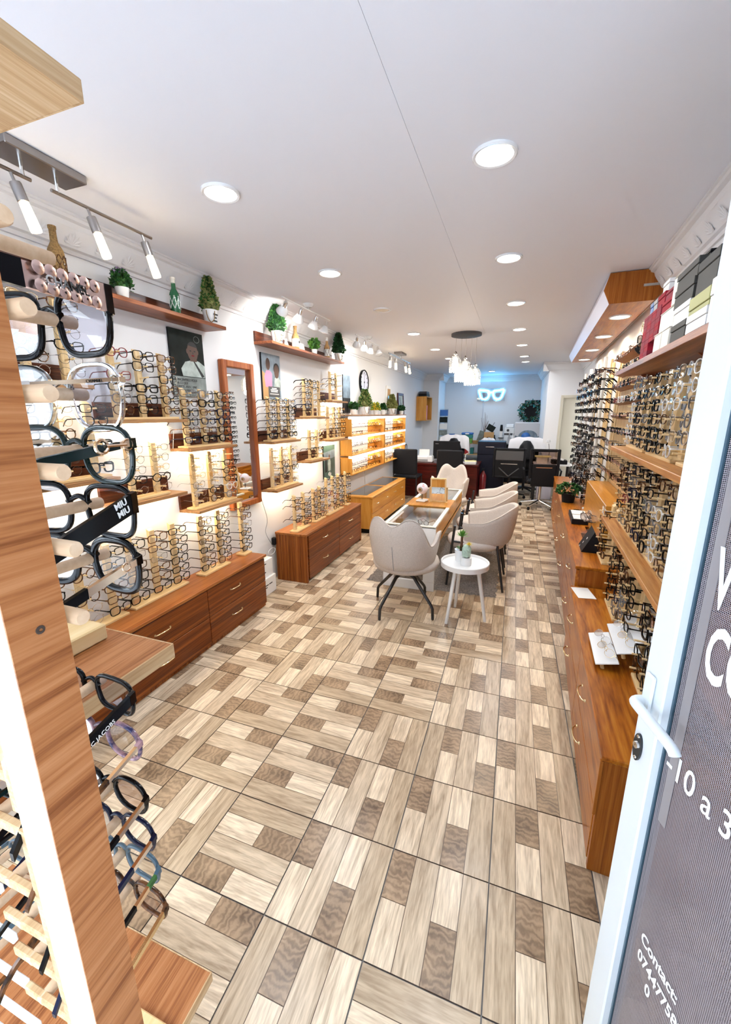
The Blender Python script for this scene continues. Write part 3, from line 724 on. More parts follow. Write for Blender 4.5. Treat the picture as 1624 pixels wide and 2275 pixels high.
# peg stands on the entrance cabinet
for k, (c, ps, mx, sd) in enumerate([(1.32, [-.165, 0, .165], ['rect', 'metal', 'rect'], 21), (1.79, [-.165, -.005, .155], ['rect', 'rect', 'rect'], 22), (2.26, [-.09, .09], ['rect', 'rect'], 23), (2.62, [0], ['rect'], 24)]):
    stand('%s pine peg stand along the cabinet by the entrance' % ORD[k], (-2.015 if k < 2 else -1.99, c, .445), 0, ps, 6, .064, mx, '%s stand on entrance cabinet' % ORD[k], 'eyeglasses on the entrance cabinet', z0=.06, top=.04, seed=sd, skip=.03, pw=.036)
for k, (c, ps, mx, sd, rows) in enumerate([(3.33, [-.085, .085], ['rect', 'rect'], 31, 5), (3.70, [-.07, .07], ['rect', 'rect'], 32, 5), (4.10, [-.16, 0, .16], ['fine', 'fine', 'rect'], 33, 6), (4.47, [0], ['rect'], 34, 6)]):
    stand('%s pine peg stand along the cabinet past the mirror' % ORD[k], (-1.86, c, .475), 0, ps, rows, .061, mx, '%s stand on cabinet past mirror' % ORD[k], 'eyeglasses on the second cabinet', z0=.055, top=.035, seed=sd, skip=.04, pw=.034, detail=12, stuff=sd > 32)

# ------------------------------------------------------------------ high ledges with bottles and plants
def ledge(y0, y1, z, label):
    t = thing('ledge', label, 'shelf', (XL, (y0+y1)/2, z), 0, 'high ledges with decorations'); h = (y1-y0)/2
    part('board', t, (0, -h, 0), (.175, h, .022), 'shelf_brown', .002); part('back_board', t, (0, -h, .022), (.018, h, .105), 'walnut', .0015); return t
ledge(.55, 2.50, 2.105, 'long brown ledge with a jute bottle and lilac plant'); ledge(3.07, 4.60, 2.108, 'brown ledge with shrubs in lettered pots')
SZ = 2.128
def bottle(x, y, z, label, h, body, neck, r=.03, wrap=None, cap=None):
    t = thing('bottle', label, 'bottle', (x, y, z), 0, 'decorated bottles on the ledges')
    b = MB(); b.lathe([(.001, 0), (r*.9, 0), (r, .006), (r, h*.50), (r*.93, h*.56), (r*.46, h*.70), (r*.40, h*.93)], body, 18); b.build('body', t, 40)
    b = MB(); b.lathe([(r*.42, h*.70), (r*.43, h*.93), (r*.5, h*.94), (r*.5, h*.99), (r*.3, h), (.001, h*.985)], neck, 16, caps=False); b.build('neck', t, 40)
    if wrap:
        b = MB(); b.lathe([(r*1.03, h*.12), (r*1.03, h*.45)], wrap, 18, caps=False); b.build('label_band', t, 40)
    if cap:
        b = MB(); b.lathe([(r*1.02, .004), (r*1.02, h*.13)], cap, 18, caps=False); b.build('foot_band', t, 40)
    return t
def lattice_band(t, r, z0, z1, mat, n=9):
    b = MB()
    for k in range(n):
        for s in (-1, 1): b.tube([(r*math.cos(2*PI*k/n+s*q*.25), r*math.sin(2*PI*k/n+s*q*.25), z0+(z1-z0)*q/4) for q in range(5)], .0016, mat, 4)
    b.build('rope_lattice', t, 40)
t = bottle(-1.965, 1.435, SZ, 'bottle wound in jute rope with net pattern and white foot', .22, 'jute', 'jute', .032, None, 'white'); lattice_band(t, .0335, .035, .10, 'frame_brown')
t = bottle(-1.965, 2.115, SZ, 'green and white patterned bottle with pale neck', .205, 'bottle_green', 'cream', .028, 'bottle_green'); lattice_band(t, .0288, .03, .10, 'white', 7)
t = bottle(-1.965, 3.57, SZ, 'jute topped bottle with a white printed band and dark heart', .205, 'jute', 'jute', .034, 'paper'); part('heart', t, (.0352, -.008, .055), (.0362, .012, .075), 'ink')
t = bottle(-1.965, 4.255, SZ, 'white necked bottle with brown leopard print', .215, 'kraft', 'white', .03, 'paper'); lattice_band(t, .031, .03, .11, 'frame_brown', 6)
def leafball(b, rnd, n, c, shape, size, mats):
    """leaf quads filling a silhouette: shape(u)->radius at height fraction u"""
    for _ in range(n):
        u = rnd.random()**.8; a = rnd.uniform(0, 2*PI); R = shape(u)
        r = R*math.sqrt(rnd.uniform(.35, 1)); p = Vector((c[0]+r*math.cos(a), c[1]+r*math.sin(a), c[2][0]+u*(c[2][1]-c[2][0])))
        d = Vector((math.cos(a), math.sin(a), rnd.uniform(-.2, .9))).normalized(); s = d.cross(Vector((rnd.uniform(-1, 1), rnd.uniform(-1, 1), rnd.uniform(-1, 1)))).normalized()
        L_ = size*rnd.uniform(.7, 1.3); w = L_*.42; up = d.cross(s)*w*.35
        b.add([p, p+d*L_*.5+s*w+up, p+d*L_, p+d*L_*.5-s*w+up], [(0, 1, 2, 3)], rnd.choice(mats))
def pot(t, r, h, mat='white', handle=True, marks=False):
    b = MB(); b.lathe([(.001, 0), (r*.74, 0), (r*.78, .004), (r, h), (r*.93, h), (r*.9, h*.9), (.001, h*.88)], mat, 20, caps=False); b.build('pot', t, 40)
    b = MB(); b.lathe([(.001, h*.87), (r*.9, h*.885)], 'soil', 16, caps=False); b.build('soil', t)
    if handle:
        b = MB(); b.tube(smooth_path([(r*.2, -r*.98, h*.9), (r*.5, -r*1.12, h*.4), (r*.7, -r*.75, h*.1), (r*.95, -r*.35, h*.35), (r*.95, -r*.2, h*.9)], 4), .0028, 'jute', 5); b.build('rope_handle', t, 40)
    if marks:
        for i, (dy, z, w) in enumerate([(-.02, .62, .04), (-.012, .40, .022), (-.02, .18, .036)]):
            part('print_mark', t, (r*(.80+.19*z), dy, h*z), (r*(.80+.19*z)+.0015, dy+w, h*z+.009), 'ink')
def shrub(x, y, z, label, h, leaf, pr=.045, ph=.085, rr=.06, n=420, size=.02, seed=0, shape='cone', handle=True, marks=False, extra=None, grp='potted plants'):
    t = thing('potted_plant', label, 'plant', (x, y, z), 0, grp); pot(t, pr, ph, 'white', handle, marks)
    rnd = random.Random(seed); b = MB()
    f = {'cone': (lambda u: rr*(1.08-.92*u)*(.55+.45*min(1, u*6))), 'ball': (lambda u: rr*math.sqrt(max(.02, 1-(2*u-1)**2))), 'dome': (lambda u: rr*math.sqrt(max(.03, 1-u*u)))}[shape]
    leafball(b, rnd, int(n*1.7), (0, 0, (ph*.95, h)), f, size, leaf)
    b.lathe([(max(.004, f(q/8)*.72), ph*.95+(h*.97-ph*.95)*q/8) for q in range(9)], leaf[0], 12); b.build('foliage', t)
    b = MB(); b.tube([(0, 0, ph*.85), (.004, 0, ph+(h-ph)*.7)], .004, 'frame_brown', 5); b.build('stem', t)
    if extra:
        b = MB(); leafball(b, rnd, extra[1], (0, 0, (h*.78, h*1.06)), lambda u: rr*.8*math.sqrt(max(.05, 1-u*u)), .012, [extra[0]]); b.build('flowers', t)
    return t
shrub(-1.965, 1.755, SZ, 'small lilac flowering plant in a plain white pot', .135, ['leaf_green', 'leaf_dark'], .034, .055, .045, 200, .02, 1, 'dome', False, extra=('lilac', 150))
shrub(-1.965, 2.42, SZ, 'olive toned conifer at the end of the long ledge', .285, ['leaf_olive', 'leaf_green'], .048, .09, .062, 520, .02, 2, marks=True)
shrub(-1.955, 3.235, SZ, 'tall dark green conifer in lettered pot, start of the second ledge', .295, ['leaf_dark', 'leaf_green'], .052, .10, .082, 620, .024, 3, marks=True)
shrub(-1.955, 3.935, SZ, 'small round leafed plant in white cube pot between bottles', .145, ['leaf_green', 'leaf_bright'], .03, .052, .045, 120, .028, 4, 'ball', False)
shrub(-1.955, 4.545, SZ, 'dark green conifer at the clock end of the second ledge', .30, ['leaf_dark'], .05, .09, .072, 560, .024, 5, marks=True)
t = thing('vase', 'tiny white flask vase on the second ledge', 'vase', (-1.945, 3.36, SZ), 0); b = MB(); b.lathe([(.001, 0), (.02, 0), (.022, .01), (.012, .035), (.009, .055), (.011, .06), (.001, .058)], 'white', 14, caps=False); b.build('flask', t, 40)
t = thing('photo_card', 'pale card propped on the second ledge behind the bottles', 'card', (-1.99, 3.74, SZ), (0, -.2, 0)); part('card_sheet', t, (0, -.06, 0), (.004, .06, .085), 'paper')

# ------------------------------------------------------------------ mirror, posters, clock, pictures
t = thing('wall_mirror', 'tall orange-brown framed mirror on the plaster wall', 'mirror', (XL, 2.79, .80), 0)
w, h, f, d = .195, 1.14, .05, .045
for lo, hi in (((0, -w, 0), (d, -w+f, h)), ((0, w-f, 0), (d, w, h)), ((0, -w+f, h-f), (d, w-f, h)), ((0, -w+f, 0), (d, w-f, f))): part('frame_rail', t, lo, hi, 'frame_orange', .006)
part('backing', t, (0, -w+f, f), (.012, w-f, h-f), 'black'); part('mirror_glass', t, (.012, -w+f, f), (.016, w-f, h-f), 'mirror_glass')
def flat(b, poly, x, mat):
    """poly in (y,z) as a thin print at depth x"""
    b.add([(x, y, z) for y, z in poly], [tuple(range(len(poly)))], mat)
def ell(cy, cz, ry, rz, n=18, a0=0, a1=2*PI): return [(cy+ry*math.cos(a0+(a1-a0)*k/n), cz+rz*math.sin(a0+(a1-a0)*k/n)) for k in range(n)]
def poster(label, y0, y1, z0, z1, th=.012, board='print_dark'):
    t = thing('poster', label, 'poster', (XL+.002, (y0+y1)/2, z0), 0); w, h = (y1-y0), (z1-z0); part('board', t, (0, -w/2, 0), (th, w/2, h), 'black'); return t, w, h
TXR = (PI/2, 0, PI/2)
t, w, h = poster('dark poster of a seated man above a grey slogan panel', 2.14, 2.44, 1.665, 2.075); x = .0124
b = MB(); flat(b, [(-w/2, h*.30), (w/2, h*.30), (w/2, h), (-w/2, h)], x, 'print_dark'); flat(b, [(-w/2, 0), (w/2, 0), (w/2, h*.30), (-w/2, h*.30)], x, 'print_grey'); b.build('print_ground', t)
b = MB(); flat(b, [(-.06, h*.31), (.145, h*.31), (.15, h*.50), (.10, h*.56), (.05, h*.58), (-.03, h*.53), (-.07, h*.42)], x+.0003, 'print_shirt'); flat(b, [(.045, h*.55), (.06, h*.55), (.14, h*.33), (.115, h*.31)], x+.0005, 'ink'); b.build('print_shirt', t)
b = MB(); flat(b, ell(.045, h*.70, .048, .062), x+.0006, 'skin_print'); flat(b, [(.015, h*.55), (.08, h*.55), (.075, h*.63), (.02, h*.63)], x+.0004, 'skin_print'); flat(b, ell(-.004, h*.70, .008, .016, 10), x+.0005, 'skin_print'); flat(b, ell(.093, h*.70, .007, .015, 10), x+.0005, 'skin_print'); b.build('print_face', t)
b = MB(); flat(b, ell(.045, h*.725, .049, .052, 12, .35, PI-.35), x+.0007, 'ink')
for q in (.026, .064): flat(b, ell(q, h*.71, .009, .0045, 10), x+.0009, 'ink')
flat(b, [(.042, h*.665), (.052, h*.665), (.048, h*.71)], x+.0008, 'ink'); flat(b, ell(.046, h*.640, .015, .005, 10), x+.0008, 'frame_red'); b.build('print_features', t)
b = MB(); b.tube([(x+.001, .09+.026*math.cos(a), h*.90+.02*math.sin(a)) for a in [2*PI*k/12 for k in range(12)]], .0015, 'print_grey', 4, closed=True); b.build('print_emblem', t)
text('CONCENTREZ-VOUS\nSUR CE QUI\nCOMPTE, AVEC UNE\nVISION PARFAITE', .021, 'ink', t, (x+.0008, -w/2+.012, h*.235), TXR, 'slogan', line=1.05)
t, w, h = poster('poster of two people, one in pink, with a dark caption panel', 3.14, 3.44, 1.67, 2.058); x = .0124
b = MB(); flat(b, [(-w/2+.006, 0), (w/2, 0), (w/2, h), (-w/2+.006, h)], x, 'print_blue'); flat(b, [(-w/2+.006, 0), (-.05, 0), (-.05, h*.5), (-w/2+.006, h*.62)], x+.0002, 'kraft'); b.build('print_ground', t)
b = MB(); flat(b, [(-.10, h*.28), (.0, h*.28), (.01, h*.58), (-.02, h*.64), (-.08, h*.64), (-.115, h*.5)], x+.0004, 'pink'); flat(b, ell(-.05, h*.78, .034, .05), x+.0005, 'skin_print'); b.build('print_person', t)
b = MB(); flat(b, [(.03, h*.22), (.14, h*.22), (.145, h*.45), (.11, h*.52), (.05, h*.5)], x+.0004, 'print_shirt'); flat(b, ell(.085, h*.64, .04, .058), x+.0005, 'skin_print'); flat(b, ell(.085, h*.70, .05, .05), x+.00045, 'ink'); b.build('print_person', t)
b = MB(); flat(b, [(-.06, h*.07), (.13, h*.07), (.13, h*.30), (-.06, h*.30)], x+.0007, 'dark_grey'); b.build('caption_panel', t)
b = MB()
for k, (q, ln) in enumerate([(.25, .08), (.215, .12), (.18, .11), (.14, .15), (.125, .15)]): flat(b, [(.035-ln/2, h*q), (.035+ln/2, h*q), (.035+ln/2, h*q+(.009 if k < 3 else .003)), (.035-ln/2, h*q+(.009 if k < 3 else .003))], x+.001, 'paper')
b.build('caption_lines', t)
t, w, h = poster('narrow grey and black poster between stands and plants', 4.93, 5.17, 1.56, 2.03); x = .0124
b = MB(); flat(b, [(-w/2, h*.4), (w/2, h*.4), (w/2, h), (-w/2, h)], x, 'print_blue'); flat(b, [(-w/2, 0), (w/2, 0), (w/2, h*.4), (-w/2, h*.4)], x, 'ink'); b.build('print_ground', t)
t, w, h = poster('deep green poster with a standing figure and white mark', 4.31, 4.63, .795, 1.185); x = .0124
b = MB(); flat(b, [(-w/2, 0), (w/2, 0), (w/2, h), (-w/2, h)], x, 'print_teal'); flat(b, [(-w/2, h*.55), (w/2, h*.62), (w/2, h*.86), (-w/2, h*.8)], x+.0002, 'print_blue'); b.build('print_ground', t)
b = MB(); flat(b, [(-.04, h*.22), (.03, h*.22), (.035, h*.5), (.015, h*.6), (-.03, h*.6), (-.045, h*.45)], x+.0005, 'print_shirt'); flat(b, ell(-.005, h*.66, .02, .026), x+.0006, 'skin_print'); flat(b, [(-.13, h*.2), (-.07, h*.2), (-.08, h*.6), (-.12, h*.6)], x+.0004, 'ink'); b.build('print_person', t)
b = MB(); b.tube([(x+.001, .035*math.cos(a), h*.12+.022*math.sin(a)) for a in [2*PI*k/12 for k in range(12)]], .003, 'paper', 4, closed=True); flat(b, [(-.03, h*.10), (.03, h*.10), (.03, h*.135), (-.03, h*.135)], x+.001, 'paper'); b.build('print_mark', t)

t = thing('wall_clock', 'round wall clock with pale lilac face and black rim', 'clock', (XL, 5.69, 1.985), (0, PI/2, 0))
b = MB(); b.lathe([(.155, 0), (.168, .004), (.17, .03), (.16, .034), (.154, .028)], 'black_gloss', 36, caps=False); b.build('rim', t, 40)
b = MB(); b.lathe([(.001, .022), (.155, .022)], 'lilac_white', 36, caps=False); b.build('face', t)
b = MB()
for k in range(12):
    a = 2*PI*k/12; M = Matrix.Rotation(a, 4, 'Z'); b.box((-.138, -.006, .0225), (-.112, .006, .0235), 'ink', M=M)
    if k % 3 == 0: b.box((-.138, -.016, .0225), (-.116, -.010, .0235), 'ink', M=M)
b.build('numeral_marks', t)
for nm, a, ln, w in (('hour_hand', math.radians(172), .08, .007), ('minute_hand', math.radians(2), .12, .005)):
    b = MB(); b.box((-ln, -w/2, .024), (.018, w/2, .0255), 'ink', M=Matrix.Rotation(a, 4, 'Z')); b.build(nm, t)
b = MB(); b.lathe([(.001, .029), (.012, .0285), (.012, .022)], 'ink', 12, caps=False); b.build('hub', t)
t = thing('picture_frame', 'tall narrow white framed picture with a reddish print', 'picture', (XL, 6.93, 1.55), 0)
part('frame', t, (0, -.13, 0), (.02, .13, .46), 'paper', .003); part('print', t, (.0202, -.085, .05), (.021, .085, .41), 'kraft'); part('print_figure', t, (.0212, -.045, .06), (.0216, .03, .3), 'frame_brown')
t = thing('picture_frame', 'brown wooden picture frame leaning behind the end plant', 'picture', (XL+.03, 7.7, 1.535), (0, -.06, 0))
for lo, hi in (((0, -.2, 0), (.02, -.155, .39)), ((0, .155, 0), (.02, .2, .39)), ((0, -.155, .345), (.02, .155, .39)), ((0, -.155, 0), (.02, .155, .045))): part('frame_rail', t, lo, hi, 'mahogany', .003)
part('print', t, (.004, -.155, .045), (.008, .155, .345), 'print_shirt'); b = MB(); b.box((.0085, -.012, -.13), (.0095, .012, .13), 'ink', M=Matrix.Translation((0, 0, .2)) @ Matrix.Rotation(.5, 4, 'X')); b.build('print_figure', t)

# ------------------------------------------------------------------ lit wall case with six compartments
t = thing('wall_case', 'lit golden oak wall case of six compartments full of eyeglasses', 'display case', (XL, 6.18, .78), 0)
D = .165
rg = random.Random(77)
for ci, (y0, y1) in enumerate(((-1.36, .03), (.07, 1.36))):
    for ri in range(3):
        z0 = .01+ri*.245; z1 = z0+.205
        bx = part('compartment_back', t, (.002, y0, z0), (.010, y1, z1), 'white')
        part('side_board', bx, (.0, y0, z0), (D, y0+.014, z1), 'golden_oak_end', .001); part('side_board', bx, (.0, y1-.014, z0), (D, y1, z1), 'golden_oak_end', .001)
        part('bottom_board', bx, (.0, y0, z0-.012), (D, y1, z0), 'golden_oak', .001); part('top_board', bx, (.0, y0, z1), (D*.72, y1, z1+.012), 'golden_oak', .001)
        part('inner_panel', bx, (.0105, y0+(y1-y0)*.75, z0), (.013, y1-.014, z1), 'golden_oak'); part('glass_shelf', bx, (.02, y0+.014, z0+.10), (D*.8, y1-.014, z0+.104), 'acrylic')
        part('light_bar', bx, (.02, y0+.03, z1-.012), (.04, y1-.03, z1-.002), 'led_warm')
        part('light_diffuser', bx, (D*.72, y0, z1-.002), (D+.002, y1, z1+.03), 'case_light', .002)
        area_light('case_glow', (XL+.09, 6.18+(y0+y1)/2, .78+z1-.016), .03, 4.0, (1, .93, .82), (0, math.radians(25), 0), 'RECTANGLE', (y1-y0)*.9)
        for lv in (z0+.001, z0+.105):
            for k in range(7):
                kk, ss, mm = pick(rg, rg.choice(['metal', 'rect', 'fine'])); yy = y0+.11+k*(y1-y0-.2)/6
                add_low((XL+D*.70, 6.18+yy, .78+lv+.023), rg.uniform(-.15, .15), kk, ss, mm)
part('top_slab', t, (0, -1.38, .745), (D, 1.40, .757), 'shelf_oak', .002)
CT = 1.537
shrub(-1.99, 5.09, CT, 'small dark round plant at the near end of the case', .155, ['leaf_dark', 'leaf_green'], .042, .07, .055, 190, .026, 11, 'ball', False)
shrub(-1.98, 5.50, CT, 'large olive conifer in front of the clock', .33, ['leaf_olive', 'leaf_green'], .062, .11, .10, 520, .03, 12, marks=True)
shrub(-1.98, 5.975, CT, 'small yellow tipped plant on the case', .165, ['leaf_yellow', 'leaf_bright'], .04, .07, .062, 150, .03, 13, 'dome', False)
shrub(-1.98, 6.335, CT, 'small dark pointed plant beside the yellow one', .165, ['leaf_dark', 'leaf_green'], .042, .075, .06, 190, .028, 14, 'cone', False)
shrub(-1.98, 6.84, CT, 'olive conifer in front of the tall picture', .32, ['leaf_olive'], .06, .10, .095, 460, .03, 15, marks=True)
shrub(-1.96, 7.40, CT, 'last small dark plant before the brown frame', .155, ['leaf_dark'], .04, .065, .055, 150, .028, 16, 'ball', False)

# ------------------------------------------------------------------ bulb rails under the ceiling
def tube_rail(x, yc, label, half, bulbs, watts):
    """satin steel rail with long glass tube bulbs"""
    t = thing('spotlight_rail', label, 'ceiling light', (x, yc, CEIL), 0)
    part('ceiling_plate', t, (-.06, -.14, -.03), (.06, .14, 0), 'dark_steel', .003)
    for s in (-1, 1):
        b = MB(); b.tube([(0, s*.035, -.082), (0, s*half, -.082)], .0065, 'dark_steel', 8); r = b.build('rail', t, 40)
        b = MB(); b.tube([(0, s*.06, -.03), (0, s*.06, -.082)], .006, 'chrome', 8); b.build('rail_post', t, 40)
    for dy, tilt, lean in bulbs:
        M = Matrix.Translation((0, dy, -.085)) @ Matrix.Rotation(lean, 4, 'X') @ Matrix.Rotation(tilt, 4, 'Y')
        b = MB(); b.lathe([(.005, 0), (.005, -.03)], 'dark_steel', 8, M=M); b.lathe([(.017, -.03), (.018, -.034), (.018, -.085), (.014, -.088)], 'dark_steel', 14, M=M); h = b.build('lamp_holder', t, 40)
        b = MB(); b.lathe([(.015, -.085), (.0165, -.12), (.0185, -.17), (.017, -.178), (.001, -.18)], 'bulb_warm', 14, M=M, caps=False); b.build('tube_bulb', h, 40)
        p = M @ Vector((0, 0, -.145)); point_light('tube_bulb_light', (x+p.x, yc+p.y, CEIL+p.z), .02, watts, (1, .80, .52))
tube_rail(-1.69, 1.22, 'satin steel rail with long tube bulbs near the entrance', .49, [(-.36, -.1, .2), (-.10, -.1, .25), (.175, -.15, .22), (.435, -.12, .25)], 4.0)
tube_rail(-1.70, 6.30, 'satin steel rail with tube bulbs above the lit case', .62, [(-.52, .05, .0), (-.26, .0, .15), (.25, -.1, .35), (.5, -.1, .3)], 4.5)
def spot_rail(x, yc, label, half, heads, dome=True):
    t = thing('spotlight_rail', label, 'ceiling light', (x, yc, CEIL), 0)
    b = MB(); b.lathe([(.001, -.03), (.03, -.028), (.045, -.01), (.046, 0)], 'white_gloss', 18, caps=False); b.build('ceiling_plate', t, 40)
    b = MB(); b.tube([(0, -half, -.045), (0, half, -.045)], .007, 'white_gloss', 8); b.tube([(0, 0, -.045), (0, 0, 0)], .006, 'white_gloss', 8); b.build('rail', t, 40)
    for dy, tx, ty, on in heads:
        M = Matrix.Translation((0, dy, -.05)) @ Matrix.Rotation(tx, 4, 'X') @ Matrix.Rotation(ty, 4, 'Y')
        b = MB(); b.tube([(0, dy, -.045), (0, dy, -.075)], .004, 'chrome', 6); M = Matrix.Translation((0, dy, -.075)) @ Matrix.Rotation(tx, 4, 'X') @ Matrix.Rotation(ty, 4, 'Y')
        b.lathe([(.012, .01), (.016, 0), (.016, -.03), (.02, -.035)], 'chrome', 12, M=M); h = b.build('lamp_head', t, 40)
        b = MB(); b.lathe([(.02, -.033), (.036, -.06), (.047, -.088), (.045, -.094)], 'white_gloss', 18, M=M, caps=False); b.build('lamp_shell', h, 40)
        b = MB(); b.lathe([(.045, -.091), (.02, -.099), (.001, -.101)], 'bulb_white' if on else 'white_gloss', 18, M=M, caps=False); b.build('lamp_lens', h, 40)
        if on:
            p = M @ Vector((0, 0, -.115)); d = (M.to_3x3() @ Vector((0, 0, -1)))
            l = area_light('spot_beam', (x+p.x, yc+p.y, CEIL+p.z), .05, 2.2, (1, .95, .86)); l.rotation_euler = d.to_track_quat('-Z', 'Y').to_euler()
spot_rail(-1.70, 3.33, 'white rail of four reflector spotlights above the second ledge', .42, [(-.37, .7, .75, True), (-.13, .35, .55, True), (.14, .25, .5, True), (.36, -.1, .35, False)])
spot_rail(-1.72, 4.90, 'white rail of four spotlights above the wall clock', .42, [(-.37, .6, .3, True), (-.12, .5, .25, True), (.14, .2, .4, True), (.36, -.2, -.3, False)])
# ------------------------------------------------------------------ side wall: drawers, plank shelves, peg stands, boxes
def rthing(name, label, cat, yc, z=0, group=None, off=0): return thing(name, label, cat, rw(yc, off, z), FACE_R, group)
def rpart(name, t, yc, o0, o1, y0, y1, z0, z1, mat, ch=0): return part(name, t, (o0, -(y1-yc), z0), (o1, -(y0-yc), z1), mat, ch)
# near, lower cabinet
yc = 2.0; t = rthing('drawer_cabinet', 'low orange oak drawer cabinet next to the open door', 'cabinet', yc)
rpart('body', t, yc, .01, .372, 1.285, 2.72, 0, .452, 'orange_oak_end'); rpart('side_panel', t, yc, .01, .388, 1.265, 1.285, 0, .452, 'orange_oak_end', .001); rpart('top', t, yc, .005, .395, 1.262, 2.725, .452, .47, 'orange_oak', .003)
rpart('edge_strip', t, yc, .388, .398, 1.26, 1.275, .24, .452, 'orange_oak_end', .001)
def rdrawer(t, yc, off, y0, y1, z0, z1, mat, hy, hw=.11):
    g = .0025; d = rpart('drawer', t, yc, off-.002, off+.018, y0+g, y1-g, z0+g, z1-g, mat, .0015)
    for h in hy: place('handle', bow_handle_mesh(hw), d, (off+.017, -(h-yc), (z0+z1)/2+.01))
for y0, y1 in ((1.287, 2.0), (2.0, 2.718)):
    for z0, z1 in ((.02, .235), (.235, .45)): rdrawer(t, yc, .372, y0, y1, z0, z1, 'orange_oak', [(y0+y1)/2+.12])
# long cabinet behind it
yc = 4.8; t = rthing('drawer_cabinet', 'long orange oak drawer cabinet along the frame racks', 'cabinet', yc)
rpart('body', t, yc, .01, .352, 2.735, 6.9, 0, .58, 'orange_oak_end'); rpart('top', t, yc, .005, .378, 2.73, 6.905, .58, .60, 'orange_oak', .003)
for k in range(5):
    y0 = 2.74+k*.83; y1 = y0+.83
    for z0, z1 in ((.03, .30), (.30, .575)): rdrawer(t, yc, .352, y0, y1, z0, z1, 'orange_oak', [(y0+y1)/2], .10)
# plank shelves
def plank(label, y0, y1, z, d, th, mat):
    yc = (y0+y1)/2; t = rthing('plank_shelf', label, 'shelf', yc, z); rpart('board', t, yc, 0, d, y0, y1, 0, th, mat, .002)
    for yy in (y0+.06, yc, y1-.06):
        b = MB(); b.prism([(0, 0), (0, -.09), (.012, -.09), (.13, 0)], .012, 'shelf_brown', M=Matrix.Translation((0, -(yy-yc)+.006, 0)) @ Matrix.Rotation(PI/2, 4, 'X')); b.build('bracket', t)
plank('high plank shelf loaded with coloured boxes', .95, 3.07, 1.772, .25, .028, 'shelf_brown')
plank('middle oak plank shelf of mostly clear frames', .95, 2.90, 1.325, .25, .026, 'plank_oak'); plank('lower oak plank shelf of dark frames', .95, 2.90, .88, .25, .026, 'plank_oak')
G2 = 'eyeglasses on the plank shelves'
for k, yc in enumerate((2.62, 2.13, 1.64)):
    stand('%s peg stand from the racks on the middle plank' % ORD[k], rw(yc, .14, 1.351), FACE_R, [-.16, 0, .16], 6, .061, [['clear', 'dark', 'dark'], ['dark', 'fine', 'clear'], ['clear', 'clear', 'dark']][k], '%s stand, middle plank' % ORD[k], G2, z0=.045, top=.03, seed=41+k, pw=.05, detail=14, gx=.05, peg=.07)
    stand('%s peg stand from the racks on the lower plank' % ORD[k], rw(yc, .14, .906), FACE_R, [-.16, 0, .16], 6, .061, [['metal', 'fine', 'dark'], ['dark', 'dark', 'fine'], ['dark', 'fine', 'dark']][k], '%s stand, lower plank' % ORD[k], G2, z0=.045, top=.03, seed=51+k, pw=.05, detail=14, gx=.05, peg=.07)
for k, (yc, ps, z, mx) in enumerate([(2.95, [-.08, .08], .60, ['fine', 'dark']), (2.42, [-.09, .09], .47, ['fine', 'dark']), (2.10, [-.07, .08], .47, ['dark', 'dark']), (1.60, [-.14, 0, .14], .47, ['dark', 'dark', 'dark'])]):
    stand('%s wide post peg stand from the racks on the drawers by the door' % ORD[k], rw(yc, .17, z), FACE_R, ps, 5, .062, mx, '%s stand on drawers by door' % ORD[k], 'eyeglasses on the drawer tops', z0=.06, top=.04, seed=61+k, pw=.07, detail=14, gx=.055, peg=.075, base_d=.11, stuff=k == 0)
# white stepped trays with rimless frames, near the door
for k, (yc, off, z, ry) in enumerate([(1.92, .315, .50, .35), (1.96, .235, .545, .35), (2.0, .165, .59, .35)]):
    t = thing('display_tray', '%s white sloping tray of clear frames from the drawer edge' % ORD[k], 'tray', rw(yc, off, z), (0, .25, FACE_R), 'stepped white trays')
    part('plate', t, (-.045, -.14, 0), (.045, .14, .006), 'white_gloss', .002)
    for s in (-1, 1):
        b = MB(); b.tube([(.02, s*.12, -.028+.0), (.02, s*.12, 0)], .008, 'pine', 8); b.build('peg_foot', t, 40)
    for j in (0, 1):
        p = rw(yc+(j-.5)*.11, off, z+.03); glasses('oval', 'wire', 'frame_silver' if j else 'frame_gold', 'lens', p, (0, -.9, FACE_R+.3), '%s rimless pair lying on the %s white tray' % (('silver', 'gold')[j == 0], ORD[k]), 'frames on white trays', 12)
t = thing('price_card', 'white card lying on the drawers between peg stands', 'card', rw(2.62, .33, .4702), FACE_R+.2); part('card_sheet', t, (-.05, -.08, 0), (.05, .08, .0012), 'paper')
t = thing('yellow_figure', 'small yellow bird figure among the peg stands', 'figure', rw(2.30, .13, .735), FACE_R)
b = MB(); b.lathe([(.001, 0), (.025, .005), (.03, .03), (.02, .055), (.001, .062)], 'yellow', 12, caps=False); b.build('body', t, 40)
b = MB(); b.lathe([(.001, .055), (.017, .062), (.018, .08), (.001, .092)], 'yellow', 12, caps=False); b.build('head', t, 40)
b = MB(); b.prism([(0, 0), (.05, .01), (.06, .03), (.02, .025)], .006, 'yellow', M=Matrix.Translation((-.02, .02, .025)) @ Matrix.Rotation(PI/2, 4, 'X')); b.build('wing', t)
t = thing('tent_sign', 'black triangular sign with white letters on the long drawers', 'sign', rw(3.15, .25, .60), FACE_R)
b = MB(); b.prism([(-.07, 0), (.07, 0), (0, .15)], .2, 'black', M=Matrix.Translation((0, .1, 0)) @ Matrix.Rotation(PI/2, 4, 'X')); b.build('board', t)
for k in range(3): part('white_letter', t, (.0, 0, 0), (.016, .012, .0008), 'paper', loc=(.066-.018*k, -.05+.03*k, .012+.038*k), rot=(0, math.radians(65), 0))

